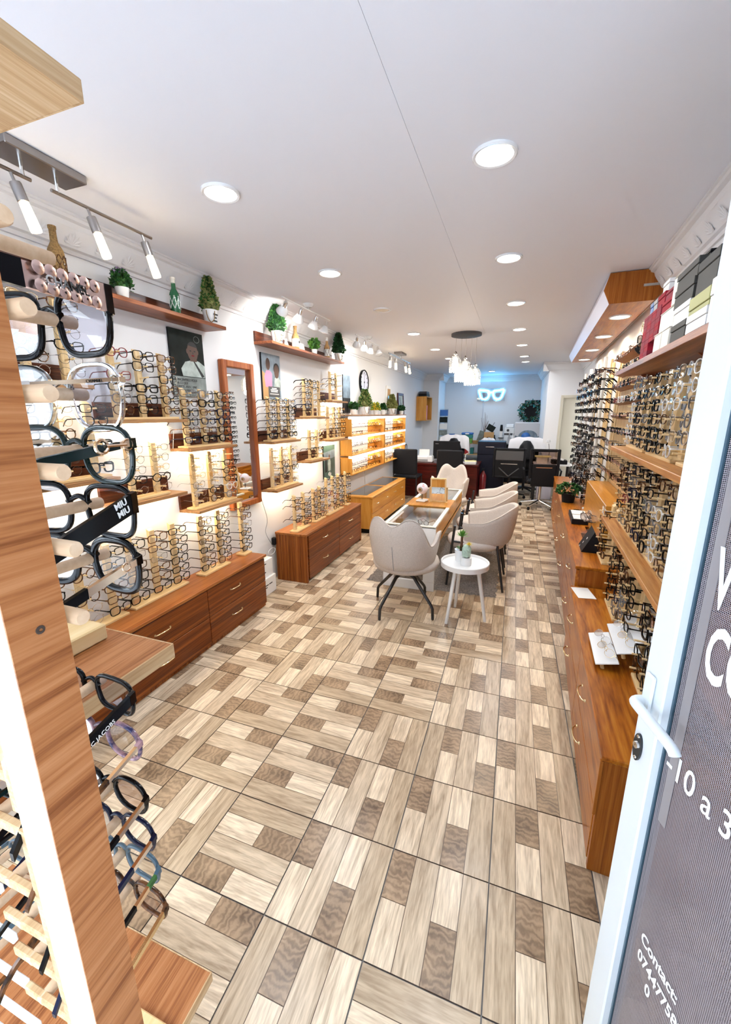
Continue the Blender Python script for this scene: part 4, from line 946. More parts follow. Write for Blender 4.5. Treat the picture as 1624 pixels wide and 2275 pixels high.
# boxes on the high shelf -------------------------------------------
BZ = 1.8005
def shelf_box(y0, y1, z0, z1, o0, o1, mat, label, lid=.35, grp='boxes on the high shelf'):
    yc = (y0+y1)/2; t = rthing('storage_box', label, 'box', yc, z0, grp); h = z1-z0
    rpart('carton', t, yc, o0+.002, o1-.002, y0+.002, y1-.002, 0, h*(1-lid), mat, .001); rpart('lid', t, yc, o0, o1, y0+.0008, y1-.0008, h*(1-lid)+.002, h, mat, .0015)
def small_box(y0, y1, z0, z1, o0, o1, mat, label):
    yc = (y0+y1)/2; t = rthing('small_box', label, 'box', yc, z0, 'small red boxes stacked on the high shelf'); h = z1-z0
    rpart('carton', t, yc, o0+.001, o1-.001, y0+.001, y1-.001, 0, h*.55, mat); rpart('lid', t, yc, o0, o1, y0+.0004, y1-.0004, h*.56, h, mat, .001)
row_w = ['bottom', 'second', 'third', 'fourth', 'fifth', 'sixth']
for r in range(6):
    for c in range(4):
        y0 = 2.205+c*.077; z0 = BZ+.0002+r*.033
        if r < 2 and c < 2: continue
        small_box(y0, y0+.075, z0, z0+.0325, .07, .235, 'wine_box' if (r+c) % 3 else 'red_box', 'small dark red box, %s layer, %s from the racks' % (row_w[r], ORD[3-c]))
shelf_box(2.24, 2.36, BZ+.1995, BZ+.2595, .10, .22, 'red_box', 'bright red box lying on the small red stack'); shelf_box(2.37, 2.44, BZ+.1995, BZ+.2595, .1, .22, 'grey', 'small grey box at the far top of the red stack'); shelf_box(2.445, 2.50, BZ+.1995, BZ+.2595, .1, .22, 'blue', 'small blue box on top of the red stack')
shelf_box(2.25, 2.35, BZ+.2598, BZ+.31, .11, .21, 'paper', 'small white box crowning the red stack')
shelf_box(1.97, 2.08, BZ, BZ+.068, .04, .245, 'cream', 'cream box on the shelf board, second from grey box', .02); shelf_box(2.085, 2.20, BZ, BZ+.068, .04, .245, 'cream', 'cream box on the shelf board against the red stack', .02)
shelf_box(1.98, 2.19, BZ+.0682, BZ+.15, .05, .235, 'cream', 'wide cream box lying on two cream boxes', .03); shelf_box(2.03, 2.19, BZ+.1502, BZ+.195, .06, .235, 'red_box', 'flat crimson box on the wide cream box'); shelf_box(1.97, 2.03, BZ+.1502, BZ+.25, .06, .24, 'cream', 'upright cream box beside flat crimson box', .05)
shelf_box(2.05, 2.18, BZ+.1952, BZ+.235, .07, .23, 'wine_box', 'wine red box on the flat crimson box')
shelf_box(1.755, 1.93, BZ, BZ+.058, .04, .248, 'charcoal', 'dark grey lidded box on the board before the white ones', .4); shelf_box(1.755, 1.935, BZ+.0582, BZ+.12, .04, .245, 'white', 'white lidded box on the dark grey box', .35)
shelf_box(1.745, 1.96, BZ+.1202, BZ+.185, .03, .245, 'charcoal', 'charcoal lidded box on white box', .4); shelf_box(1.75, 1.985, BZ+.1852, BZ+.245, .03, .24, 'charcoal', 'topmost charcoal box of the middle pile', .4); shelf_box(1.80, 2.0, BZ+.2452, BZ+.275, .05, .2, 'black', 'thin black box on the charcoal pile')
shelf_box(1.555, 1.74, BZ, BZ+.055, .04, .25, 'white', 'white glossy box on the board beside the dark grey box', .45); shelf_box(1.55, 1.735, BZ+.0552, BZ+.108, .04, .25, 'olive_box', 'olive green lidded box on the white glossy box', .75)
shelf_box(1.56, 1.74, BZ+.1082, BZ+.215, .03, .24, 'charcoal', 'tall charcoal box on the olive green box', .3); shelf_box(1.40, 1.545, BZ, BZ+.12, .04, .25, 'white', 'white box hidden mostly by the door stile', .4); shelf_box(1.38, 1.545, BZ+.1202, BZ+.24, .03, .24, 'charcoal', 'charcoal box above, next to the door stile', .4)
t = rthing('tape_roll', 'yellow tape ring on top of the charcoal boxes', 'tape', 1.52, BZ+.2405, off=.14); b = MB(); b.lathe([(.03, 0), (.05, 0), (.05, .03), (.03, .03), (.03, 0)], 'yellow', 20, caps=False); b.build('ring', t, 40)

# dark bust wearing several frames at the far end of the high shelf
t = rthing('spectacle_bust', 'dark figure with pale ball head wearing several frames', 'figure', 2.75, BZ, off=.14)
b = MB(); b.lathe([(.001, 0), (.05, 0), (.06, .02), (.045, .06), (.03, .09), (.035, .12), (.028, .15), (.001, .155)], 'black', 16, caps=False); b.build('torso', t, 40)
b = MB(); b.lathe([(.001, .15), (.035, .16), (.048, .19), (.045, .225), (.025, .25), (.001, .255)], 'cream', 16, caps=False); b.build('head', t, 40)
b = MB()
for s in (-1, 1): b.tube(smooth_path([(0, s*.04, .09), (.03, s*.08, .08), (.06, s*.09, .11)], 4), [.014]*8+[.010], 'black', 8)
b.build('arms', t, 40)
for k, (z, o, kd, m) in enumerate([(.20, .055, 'oversized', 'frame_gold'), (.10, .05, 'round', 'frame_gold'), (.14, .05, 'cat-eye', 'black_gloss')]):
    glasses(kd, 'wire' if m == 'frame_gold' else 'acetate', m, 'lens_tint', rw(2.75-(k-1)*.02, .14+o, BZ+z), FACE_R+(k-1)*.3, '%s %s frames worn by the dark figure, %s' % (('gold', 'gold', 'black')[k], kd, ('at its face', 'on its chest', 'at its neck')[k]), 'frames on the dark figure', 14)

# wooden bay of sloping ledges, white rack poles -------------------
yc = 3.65; t = rthing('frame_rack', 'orange wood bay with sloping ledges of eyeglasses', 'rack', yc, .60)
rpart('back_panel', t, yc, .004, .02, 2.98, 4.35, 0, 1.45, 'pine'); rpart('low_cupboard', t, yc, .02, .2, 3.1, 4.3, 0, .33, 'golden_oak', .003)
for k in range(9):
    b = MB(); b.box((.02, -.68, -.003), (.11, .66, .003), 'shelf_brown', M=Matrix.Translation((0, 0, .42+k*.118)) @ Matrix.Rotation(-.35, 4, 'Y')); b.build('ledge', t)
    for j in range(8):
        kk, ss, mm = pick(rg, rg.choice(['rect', 'fine', 'metal', 'clear'])); p = rw(3.05+j*.155, .105, .60+.46+k*.118); add_low(p, FACE_R+rg.uniform(-.1, .1), kk, ss, mm)
for q, py_ in enumerate((4.55, 5.15, 5.75, 6.35)):
    t = rthing('rack_pole', '%s white rack pole of frames after the wooden bay' % ORD[q], 'rack', py_, .60, 'white rack poles')
    b = MB(); b.tube([(.14, 0, 0), (.14, 0, 1.46)], .017, 'white_gloss', 12); b.lathe([(.05, 0), (.05, .012), (.014, .02)], 'white_gloss', 16, c=(.14, 0, 0)); b.build('pole', t, 40)
    for k in range(15):
        b = MB(); b.tube([(.14, -.2, .1+k*.088), (.14, .2, .1+k*.088)], .004, 'chrome', 6); b.build('cross_bar', t, 40)
        for s in (-1.45, 0, 1.45):
            kk, ss, mm = pick(rg, rg.choice(['dark', 'rect', 'dark', 'dark'])); p = rw(py_+s*.10, .19+.02*(s == 0), .60+.1+k*.088-.004); add_low(p, FACE_R+rg.uniform(-.35, .35), kk, 'bold' if ss == 'acetate' else ss, mm)
    part('back_post', t, (.006, -.03, 0), (.024, .03, 1.5), 'pine'); part('back_post', t, (.006, .12, 0), (.024, .18, 1.45), 'pine')
# small things on the long cabinet
t = rthing('display_case', 'flat black tray box with two white cards', 'tray', 4.05, .60, off=.24); part('tray', t, (-.09, -.2, 0), (.09, .2, .045), 'black', .003); part('white_card', t, (-.075, -.18, .0455), (.075, -.01, .047), 'paper'); part('white_card', t, (-.075, .01, .0455), (.075, .18, .047), 'paper')
for k in range(2): part('dark_mark', t, (-.03, -.15+.19*k, .0472), (-.02, -.05+.19*k, .0476), 'ink')
t = rthing('potted_plant', 'low dark green leafy plant at the end of the drawers', 'plant', 4.86, .60, off=.30); b = MB(); b.lathe([(.001, 0), (.06, 0), (.075, .1), (.06, .1)], 'black', 16, caps=False); b.build('pot', t, 40)
b = MB(); leafball(b, random.Random(9), 200, (0, 0, (.09, .19)), lambda u: .12*math.sqrt(max(.05, 1-u*u)), .045, ['leaf_green', 'leaf_dark']); b.build('foliage', t)
for k, (yy, of, h) in enumerate([(4.42, .24, .14), (3.72, .20, .10), (3.5, .25, .12), (3.6, .12, .13)]):
    t = rthing('acrylic_riser', '%s clear acrylic riser with a frame on the long drawers' % ORD[k], 'stand', yy, .60, off=of); b = MB(); b.box((-.03, -.07, 0), (.03, .07, .004), 'acrylic'); b.box((-.03, -.004, .004), (-.026, .004, h), 'acrylic'); b.box((-.03, -.05, h), (.03, .05, h+.004), 'acrylic'); b.build('clear_body', t)
    glasses(['round', 'square', 'oversized', 'panto'][k], 'acetate', ['frame_silver', 'frame_clear', 'frame_grey', 'tortoise'][k] if k else 'frame_clear', 'lens', rw(yy, of, .60+h+.028), FACE_R+.4*k, '%s pair on the %s acrylic riser' % (['clear round', 'clear square', 'grey oversized', 'tortoiseshell'][k], ORD[k]), 'frames on acrylic risers', 12)

# light box under the ceiling above the racks -----------------------
yc = 5.05; t = rthing('light_canopy', 'long orange wood lighting canopy under the ceiling', 'canopy', yc, 0)
prof = [(.01, 2.30), (.06, 2.25), (.312, 2.25), (.352, 2.335), (.325, 2.435), (.01, 2.435)]
y0, y1 = 3.3, 6.75; n = len(prof)
for y in (y0, y1-.012):
    b = MB(); b.add([(o, -(q-yc), z) for q in (y, y+.012) for o, z in prof], [tuple(range(n)), tuple(range(n, 2*n))[::-1]]+[(i, (i+1) % n, (i+1) % n+n, i+n) for i in range(n)], 'orange_oak_end'); b.build('end_board', t)
b = MB(); b.add([(o, -(y-yc), z) for y in (y0+.012, y1-.012) for o, z in prof], [(i, i+n, (i+1) % n+n, (i+1) % n) for i in (0, 1, 5)], 'orange_oak'); b.build('underside', t)
b = MB(); b.add([(o, -(y-yc), z) for y in (y0+.012, y1-.012) for o, z in prof], [(i, i+n, (i+1) % n+n, (i+1) % n) for i in (2, 3, 4)], 'lilac_white'); b.build('pale_front', t)
part('angle_bracket', t, (.05, 1.751, 2.335), (.13, 1.756, 2.35), 'steel'); part('angle_bracket', t, (-.002, 1.751, 2.335), (.05, 1.756, 2.35), 'dark_steel')
for k, yy in enumerate((3.74, 4.6, 5.5, 6.4)):
    p = rw(yy, .18, 2.25)
    downlight(p.x, p.y, '%s warm downlight along the underside of the wood canopy' % ORD[k], 'led_warm', .075, 5, 2.2498, (1, .84, .6), 'canopy downlights')
# ------------------------------------------------------------------ centre: glass counter, chairs, side table, rug
t = thing('rug', 'grey-brown shaggy rug under the glass counter', 'rug', (-.62, 4.3, 0)); rr = random.Random(5)
b = MB(); nx, ny = 40, 60; rows = []
for j in range(ny+1):
    rows.append([(-.6+1.18*i/nx+(rr.uniform(-.012, .012) if i in (0, nx) or j in (0, ny) else 0), -.88+1.7*j/ny+(rr.uniform(-.014, .014) if j in (0, ny) else 0), .001 if i in (0, nx) or j in (0, ny) else .013+rr.uniform(-.007, .007)) for i in range(nx+1)])
b.grid(rows, 'rug'); b.build('pile', t, 80)

t = thing('glass_counter', 'low glass topped display counter with white frame legs and wood apron', 'counter', (-.795, 4.3, 0))
X0, X1, Y0, Y1, ZT = -.245, .225, -.93, .97, .60
for yy in (Y0, Y1-.03):
    b = MB(); b.box((X0, yy, 0), (X1, yy+.03, .085), 'white_gloss', .002); b.build('foot_bar', t)
    for xa, xb in ((X0, X0+.10), (X1-.10, X1)): part('leg', t, (xa, yy, .085), (xb, yy+.03, .40), 'white_gloss', .002)
    part('end_panel', t, (X0, yy, .40), (X1, yy+.03, ZT-.008), 'white_gloss', .002)
part('tray_floor', t, (X0, Y0+.03, .44), (X1, Y1-.03, .455), 'white')
part('apron', t, (X1-.015, Y0+.03, .40), (X1, Y1-.03, ZT-.02), 'golden_oak', .001); part('apron', t, (X0, Y0+.03, .40), (X0+.015, Y1-.03, ZT-.02), 'golden_oak', .001)
for lo, hi in (((X0, Y0, ZT-.018), (X0+.035, Y1, ZT)), ((X1-.035, Y0, ZT-.018), (X1, Y1, ZT)), ((X0+.035, Y0, ZT-.018), (X1-.035, Y0+.03, ZT)), ((X0+.035, Y1-.03, ZT-.018), (X1-.035, Y1, ZT))): part('rim', t, lo, hi, 'cream', .001)
part('centre_board', t, (X0-.002, -.14, ZT-.019), (X1+.002, .26, ZT+.003), 'golden_oak', .002)
part('glass_pane', t, (X0+.035, Y0+.03, ZT-.006), (X1-.035, -.14, ZT-.001), 'glass'); part('glass_pane', t, (X0+.035, .26, ZT-.006), (X1-.035, Y1-.03, ZT-.001), 'glass')
rq = random.Random(12)
for k in range(9):
    xx, yy = -.795+(-.13, 0, .13)[k % 3], 3.52+(k//3)*.2
    kd, st, m = pick(rq, 'metal'); glasses(kd, st, m, 'lens', (xx, yy, .455+.027), PI/2*(-1)+rq.uniform(-.5, .5), '%s %s frames lying in the counter, %s row, %s from window wall' % (CN[m], kd, ORD[k//3], ORD[k % 3]), 'frames inside the counter', 12)

def shell_chair(t, tops, zb=.40, r0=.27, legs='spider', seat_z=.45, seam=True, leg_rot=0.0, taper=.76):
    """upholstered shell, back towards local -Y (phi=0); tops: list of (phi_deg, ztop)"""
    import bisect
    ph = [p for p, _ in tops]; zt = [z for _, z in tops]
    def top(a):
        a = abs(a)
        for i in range(len(ph)-1):
            if ph[i] <= a <= ph[i+1]:
                u = (a-ph[i])/(ph[i+1]-ph[i]); n_ = len(ph)
                m0 = 0 if i == 0 else (zt[i+1]-zt[i-1])/(ph[i+1]-ph[i-1])*(ph[i+1]-ph[i])
                m1 = 0 if i+2 >= n_ else (zt[i+2]-zt[i])/(ph[i+2]-ph[i])*(ph[i+1]-ph[i])
                return (2*u**3-3*u*u+1)*zt[i]+(u**3-2*u*u+u)*m0+(-2*u**3+3*u*u)*zt[i+1]+(u**3-u*u)*m1
        return zt[-1]
    A = ph[-1]; N_ = 60; K = 10; out = []; inn = []
    def pt(a, h, off):
        z = zb+(top(a)-zb)*h; rr_ = r0*(taper+(1-taper)*min(1, ((z-zb)/.28))**.55)*(1.0+.05*math.cos(math.radians(a*2)))-off
        if h == 0: rr_ *= .86
        ra = math.radians(a); return (rr_*math.sin(ra), -rr_*math.cos(ra)*.98, z)
    hs = [0, .04]+[.04+.93*(k+1)/K for k in range(K)]
    cols = [-A+2*A*i/N_ for i in range(N_+1)]
    b = MB(); rows = []
    for h in hs: rows.append([pt(a, h, 0) for a in cols])
    rows.append([(p[0]*.985, p[1]*.985, p[2]+.008) for p in [pt(a, 1, .004) for a in cols]]); rows.append([(p[0], p[1], p[2]+.004) for p in [pt(a, 1, .022) for a in cols]])
    for h in hs[::-1][:-1]: rows.append([pt(a, h, .034) for a in cols])
    b.grid(rows, 'fabric')
    m = len(rows)
    for side in (0, N_):
        loop = [rows[k][side] for k in range(m)]; b.add(loop, [tuple(range(m)) if side else tuple(range(m))[::-1]], 'fabric')
    sh = b.build('shell', t, 60)
    if seam:
        b = MB(); b.tube([Vector(pt(0, h, -.0015)) for h in hs[1:8]], .0022, 'grey', 5); b.build('seam', sh, 40)
        b = MB(); b.tube([Vector(pt(a, 1, .004))+Vector((0, 0, .006)) for a in cols], .003, 'fabric', 5); b.build('piping', sh, 40)
    b = MB(); pr = []; R = r0*.90
    for r_, z in ((.02, -.05), (R*.80, -.05), (R*.95, -.03), (R, 0), (R*.96, .03), (R*.8, .045), (.02, .05)):
        pr.append([(r_*math.sin(2*PI*k/28)*1.0, r_*math.cos(2*PI*k/28)*(1.0)+.045, seat_z-.05+z) for k in range(28)])
    b.grid(pr, 'fabric', True); b.build('seat', t, 60)
    if legs == 'spider':
        b = MB(); b.lathe([(.06, seat_z-.14), (.075, seat_z-.125), (.075, seat_z-.105)], 'black_metal', 16); b.build('hub', t, 40)
        for k in range(4):
            a = leg_rot+k*PI/2; d = Vector((math.cos(a), math.sin(a), 0))
            b = MB(); b.tube([d*.03+Vector((0, 0, .315)), d*.10+Vector((0, 0, .295)), d*.27+Vector((0, 0, .115)), d*.285+Vector((0, 0, .09)), d*.29+Vector((0, 0, .004))], [.014, .014, .012, .012, .011], 'black_metal', 10); b.build('leg', t, 50)
    else:
        for sx in (-1, 1):
            b = MB(); b.tube([(sx*.225, -.225, .003), (sx*.17, -.15, .41)], [.010, .013], 'black_metal', 10); b.build('leg', t, 40)
            b = MB(); b.tube([(sx*.235, .27, .003), (sx*.25, .215, .585)], [.010, .012], 'black_metal', 10); b.build('leg', t, 40)
            b = MB(); b.tube([(sx*.245, .235, .44), (sx*.2, .02, .41), (sx*.17, -.15, .405)], .010, 'black_metal', 8); b.build('side_rail', t, 40)
HEART = [(0, .755), (21, .815), (38, .775), (52, .655), (64, .585), (76, .60), (90, .665), (110, .655), (124, .61)]
TUB = [(0, .748), (30, .738), (55, .685), (78, .63), (102, .612), (124, .60)]
t = thing('shell_chair', 'beige wavy-backed shell chair on black spider legs at the near end', 'chair', (-.745, 2.985, 0), -.07, 'upholstered chairs'); shell_chair(t, HEART, leg_rot=math.radians(-111), r0=.298)
t = thing('shell_chair', 'beige wavy-backed shell chair at the far end of the counter', 'chair', (-.78, 5.62, 0), PI-.05, 'upholstered chairs'); shell_chair(t, [(a, z+.03) for a, z in HEART], leg_rot=.6)
for k, (yy, lab) in enumerate([(3.78, 'beige tub chair with black rails, closest to the side table'), (4.42, 'middle beige tub chair along the counter'), (5.05, 'beige tub chair along the counter, last before the desks')]):
    t = thing('tub_chair', lab, 'chair', (-.215, yy, 0), PI/2, 'upholstered chairs'); shell_chair(t, TUB, legs='straight', r0=.295)

# round white side table with two little plants
t = thing('side_table', 'small round white side table with splayed legs', 'table', (-.275, 2.985, 0))
b = MB(); b.lathe([(.001, .425), (.165, .42), (.178, .425), (.18, .462), (.176, .466), (.170, .464), (.166, .448), (.001, .447)], 'white', 40, caps=False); b.build('tray_top', t, 40)
for k in range(3):
    a = math.radians(235+k*120); d = Vector((math.cos(a), math.sin(a), 0)); b = MB(); b.tube([d*.10+Vector((0, 0, .424)), d*.175+Vector((0, 0, .0))], [.016, .012], 'white', 10); b.build('leg', t, 40)
t = thing('potted_succulent', 'little palm-like succulent in white pot on the side table', 'plant', (-.315, 3.035, .4475)); t.scale = (1.4, 1.4, 1.5); b = MB(); b.lathe([(.001, 0), (.028, 0), (.034, .06), (.03, .06), (.001, .052)], 'white_gloss', 18, caps=False); b.build('pot', t, 40)
b = MB(); b.tube([(0, 0, .05), (.003, 0, .13)], .007, 'frame_brown', 7); b.build('stem', t, 40)
b = MB()
for k in range(26):
    a = k*2.4; el = .25+.045*k; d = Vector((math.cos(a)*math.cos(el), math.sin(a)*math.cos(el), math.sin(el))); s = d.cross(Vector((0, 0, 1))).normalized()*.006; p = Vector((.003, 0, .125)); b.add([p, p+d*.022+s, p+d*.042, p+d*.022-s], [(0, 1, 2, 3)], 'leaf_bright')
for k in range(14):
    a = k*2.4; d = Vector((math.cos(a), math.sin(a), .5)).normalized(); s = d.cross(Vector((0, 0, 1))).normalized()*.006; p = Vector((0, 0, .058)); b.add([p, p+d*.02+s, p+d*.035, p+d*.02-s], [(0, 1, 2, 3)], 'leaf_green')
b.build('leaves', t)
t = thing('potted_cactus', 'pale cactus with yellow flower in a ribbed white pot', 'plant', (-.265, 2.95, .4475)); t.scale = (1.3, 1.3, 1.35); b = MB(); b.lathe([(.001, 0), (.029, 0), (.031, .01), (.031, .045), (.026, .045), (.001, .042)], 'white_gloss', 20, caps=False); b.build('pot', t, 40)
b = MB(); b.lathe([(.001, .04), (.022, .05), (.026, .075), (.024, .1), (.014, .115), (.001, .118)], 'cactus', 18, caps=False); b.build('stem', t, 40)
b = MB()
for k in range(16):
    a = k*2.4; el = .2+.07*k; d = Vector((math.cos(a)*math.cos(el), math.sin(a)*math.cos(el), math.sin(el))); s = d.cross(Vector((0, 0, 1))).normalized()*.004; p = Vector((.012, 0, .113)); b.add([p, p+d*.012+s, p+d*.024, p+d*.012-s], [(0, 1, 2, 3)], 'leaf_yellow')
b.build('flower', t)
# eye model and table mirror on the counter
t = thing('eye_model', 'white eyeball model on a clear stem and white foot', 'model', (-.905, 4.37, .603), math.radians(-100))
part('foot', t, (-.055, -.055, 0), (.055, .055, .022), 'white_gloss', .008); b = MB(); b.tube([(0, 0, .02), (0, 0, .09)], .008, 'acrylic', 8); b.build('stem', t, 40)
b = MB(); b.lathe([(.001, -.062)]+[(.062*math.cos(a), .062*math.sin(a)) for a in [(-80+k*10)*PI/180 for k in range(17)]]+[(.001, .062)], 'eyeball', 28, c=(0, 0, .145), caps=False); b.build('globe', t, 60)
M = Matrix.Translation((.0605, 0, .142)) @ Matrix.Rotation(PI/2, 4, 'Y')
b = MB(); b.lathe([(.026, -.008), (.027, -.003), (.020, .003), (.018, .002)], 'grey', 20, M=M, caps=False); b.build('iris_rim', t, 40); b = MB(); b.lathe([(.001, .0035), (.019, .002)], 'kraft', 20, M=M, caps=False); b.build('iris', t); b = MB(); b.lathe([(.001, .006), (.008, .0045)], 'ink', 14, M=M, caps=False); b.build('pupil', t)
b = MB(); b.add([Vector((0, 0, .145))+Vector((math.cos(a)*math.cos(e), math.sin(a)*math.cos(e), math.sin(e)))*.0632 for a, e in ((.35, .55), (.75, .45), (.85, .85), (.5, .95))], [(0, 1, 2, 3), (3, 2, 1, 0)], 'red'); b.build('muscle_patch', t)
t = thing('table_mirror', 'pine framed table mirror leaning on the counter', 'mirror', (-.73, 4.38, .603), (.12, 0, .05))
for lo, hi in (((-.085, 0, 0), (-.07, .02, .27)), ((.07, 0, 0), (.085, .02, .27)), ((-.07, 0, .255), (.07, .02, .27)), ((-.07, 0, 0), (.07, .02, .016))): part('frame_rail', t, lo, hi, 'pine', .002)
part('wood_panel', t, (-.07, .006, .17), (.07, .010, .255), 'golden_oak_end'); part('mirror_glass', t, (-.07, .004, .016), (.07, .008, .17), 'mirror_glass'); part('prop_leg', t, (-.1, .04, 0), (.1, .055, .16), 'pine', .002); part('foot_rail', t, (-.1, -.04, -.008), (.1, .06, 0), 'pine', .002)

# ------------------------------------------------------------------ hanging crystal lamp
t = thing('pendant_lamp', 'cluster lamp of five glowing crystal bead pendants', 'ceiling light', (-.6, 5.11, CEIL))
b = MB(); b.lathe([(.001, -.03), (.155, -.03), (.17, -.026), (.17, 0)], 'dark_grey', 40, caps=False); b.build('ceiling_canopy', t, 40)
rb = random.Random(2); BD = []
def bead_shade(seed):
    b = MB(); r_ = random.Random(seed)
    for ring in range(11):
        z = -.012-ring*.0165; R = .064 if ring > 2 else (.035, .05, .06)[ring]
        for k in range(16):
            a = 2*PI*(k+.5*(ring % 2))/16; c = Vector((R*math.cos(a), R*math.sin(a), z)); q = .0072*r_.uniform(.8, 1.15)
            V = [c+Vector(v)*q for v in ((1, 0, 0), (-1, 0, 0), (0, 1, 0), (0, -1, 0), (0, 0, 1), (0, 0, -1))]
            b.add(V, [(0, 2, 4), (2, 1, 4), (1, 3, 4), (3, 0, 4), (2, 0, 5), (1, 2, 5), (3, 1, 5), (0, 3, 5)], 'bead')
    return b.mesh('crystal_bead')
BM = bead_shade(1)
for k, (dx, dy, zt) in enumerate([(-.11, -.03, 2.20), (0.0, .0, 2.15), (-.055, .05, 2.10), (.07, -.05, 2.05), (.115, .03, 2.065)]):
    z = zt-CEIL
    b = MB(); b.tube([(dx, dy, -.03), (dx, dy, z+.045)], .0016, 'steel', 5); c_ = b.build('cord', t, 40)
    b = MB(); b.lathe([(.006, z+.05), (.02, z+.035), (.022, z+.01), (.012, z)], 'chrome', 12, c=(dx, dy, 0)); b.build('socket', c_, 40)
    sh = place('bead_shade', BM, t, (dx, dy, z)); sh['kind'] = 'stuff'
    b = MB(); b.lathe([(.015, z-.005), (.03, z-.03), (.04, z-.09), (.04, z-.165), (.02, z-.175)], 'pendant_core', 16, c=(dx, dy, 0)); b.build('glow_core', sh, 40).parent = t
    point_light('pendant_light', (-.6+dx, 5.11+dy, zt-.205), .03, 2.2, (1, .93, .8))
# ------------------------------------------------------------------ office corner at the back
t = thing('reception_desk', 'dark mahogany desk with closed front, printer on top', 'desk', (-1.3, 7.9, 0))
part('front_panel', t, (-.70, -.30, 0), (.72, -.275, .61), 'mahogany', .002); part('top', t, (-.73, -.32, .61), (.74, .42, .645), 'mahogany', .003); part('side_panel', t, (-.70, -.275, 0), (-.67, .40, .61), 'mahogany'); part('side_panel', t, (.69, -.275, 0), (.72, .40, .61), 'mahogany')
DZ = .6452
t = thing('printer', 'small white inkjet printer with raised paper feed', 'printer', (-1.62, 7.82, DZ)); part('body', t, (-.2, -.12, 0), (.2, .12, .12), 'white', .02); part('paper_rest', t, (-.1, .04, .12), (.1, .06, .25), 'paper', .002, rot=(-.25, 0, 0)); part('output_slot', t, (-.13, -.1215, .025), (.13, -.119, .06), 'grey'); part('control_strip', t, (.14, -.1215, .06), (.17, -.119, .10), 'dark_grey')
for s in (-1, 1): part('side_cover', t, (s*.15-.045, -.13, .005), (s*.15+.045, .11, .13), 'white_gloss', .015)
t = thing('monitor', 'black monitor seen from behind on the desk', 'monitor', (-1.19, 7.88, DZ)); part('screen_back', t, (-.25, -.02, .06), (.25, .02, .40), 'black', .008); part('neck', t, (-.03, -.01, .01), (.03, .03, .12), 'black'); part('foot', t, (-.11, -.06, 0), (.11, .10, .012), 'black', .003); part('badge', t, (-.21, -.0215, .345), (-.15, -.0205, .352), 'grey')
t = thing('glass_jar', 'clear lidded jar beside the monitor', 'jar', (-.93, 7.75, DZ)); b = MB(); b.lathe([(.001, 0), (.05, 0), (.055, .01), (.055, .13), (.04, .15)], 'acrylic', 18, caps=False); b.build('body', t, 40); b = MB(); b.lathe([(.045, .15), (.045, .17), (.012, .18), (.012, .195), (.001, .197)], 'steel', 14, caps=False); b.build('lid', t, 40)
t = thing('paper_pile', 'white paper block with yellow sheet on the desk corner', 'papers', (-.72, 7.78, DZ)); part('white_block', t, (-.1, -.09, 0), (.1, .09, .045), 'paper', .002); part('yellow_sheet', t, (-.11, -.06, .046), (.1, .1, .052), 'pale_yellow', rot=(0, 0, .2))
t = thing('paper_pile', 'loose papers and red folder left of the printer'.replace('left of', 'behind'), 'papers', (-1.86, 8.0, DZ)); part('sheet', t, (-.1, -.2, 0), (.12, .1, .01), 'paper'); part('red_folder', t, (-.09, -.05, .0105), (.1, .2, .03), 'red')
t = thing('pen_cup', 'small dark pen cup on the desk', 'cup', (-1.02, 7.66, DZ)); b = MB(); b.lathe([(.001, 0), (.025, 0), (.027, .07), (.024, .07), (.001, .06)], 'black', 12, caps=False); b.build('cup', t, 40)
t = thing('desk_lamp', 'bent white desk lamp on the mahogany desk', 'lamp', (-.84, 7.95, DZ)); b = MB(); b.lathe([(.05, 0), (.05, .01), (.01, .015)], 'white', 14); b.build('base', t, 40); b = MB(); b.tube(smooth_path([(0, 0, .01), (0, 0, .12), (.03, 0, .17), (.08, 0, .18)], 4), .006, 'white', 7); b.build('arm', t, 40)
t = thing('handbag', 'black handbag standing on the desk against the wall', 'bag', (-1.94, 7.72, DZ)); b = MB(); b.add([(-.05, -.13, 0), (.06, -.13, 0), (.06, .13, 0), (-.05, .13, 0), (-.03, -.1, .2), (.03, -.1, .2), (.03, .1, .2), (-.03, .1, .2)], [(0, 3, 2, 1), (4, 5, 6, 7), (0, 1, 5, 4), (1, 2, 6, 5), (2, 3, 7, 6), (3, 0, 4, 7)], 'black'); b.build('body', t); b = MB(); b.tube(smooth_path([(0, -.07, .19), (0, -.05, .32), (0, .05, .32), (0, .07, .19)], 5), .007, 'black', 6); b.build('strap', t, 40)
def visitor_chair(label, x, y, rz):
    t = thing('desk_chair', label, 'chair', (x, y, 0), rz, 'black desk chairs'); part('seat', t, (-.23, -.22, .42), (.23, .22, .47), 'black', .02); part('backrest', t, (-.22, -.26, .50), (.22, -.22, .95), 'black', .018)
    for sx in (-1, 1):
        b = MB(); b.tube([(sx*.21, .2, .42), (sx*.22, .21, 0)], .012, 'black_metal', 8); b.build('leg', t, 40); b = MB(); b.tube([(sx*.21, -.24, .94), (sx*.21, -.22, .42), (sx*.22, -.24, 0)], .012, 'black_metal', 8); b.build('leg', t, 40)
visitor_chair('black chair pushed under the desk below the printer', -1.78, 7.26, 0); visitor_chair('black chair behind the far wavy-backed chair', -1.0, 7.28, 0)
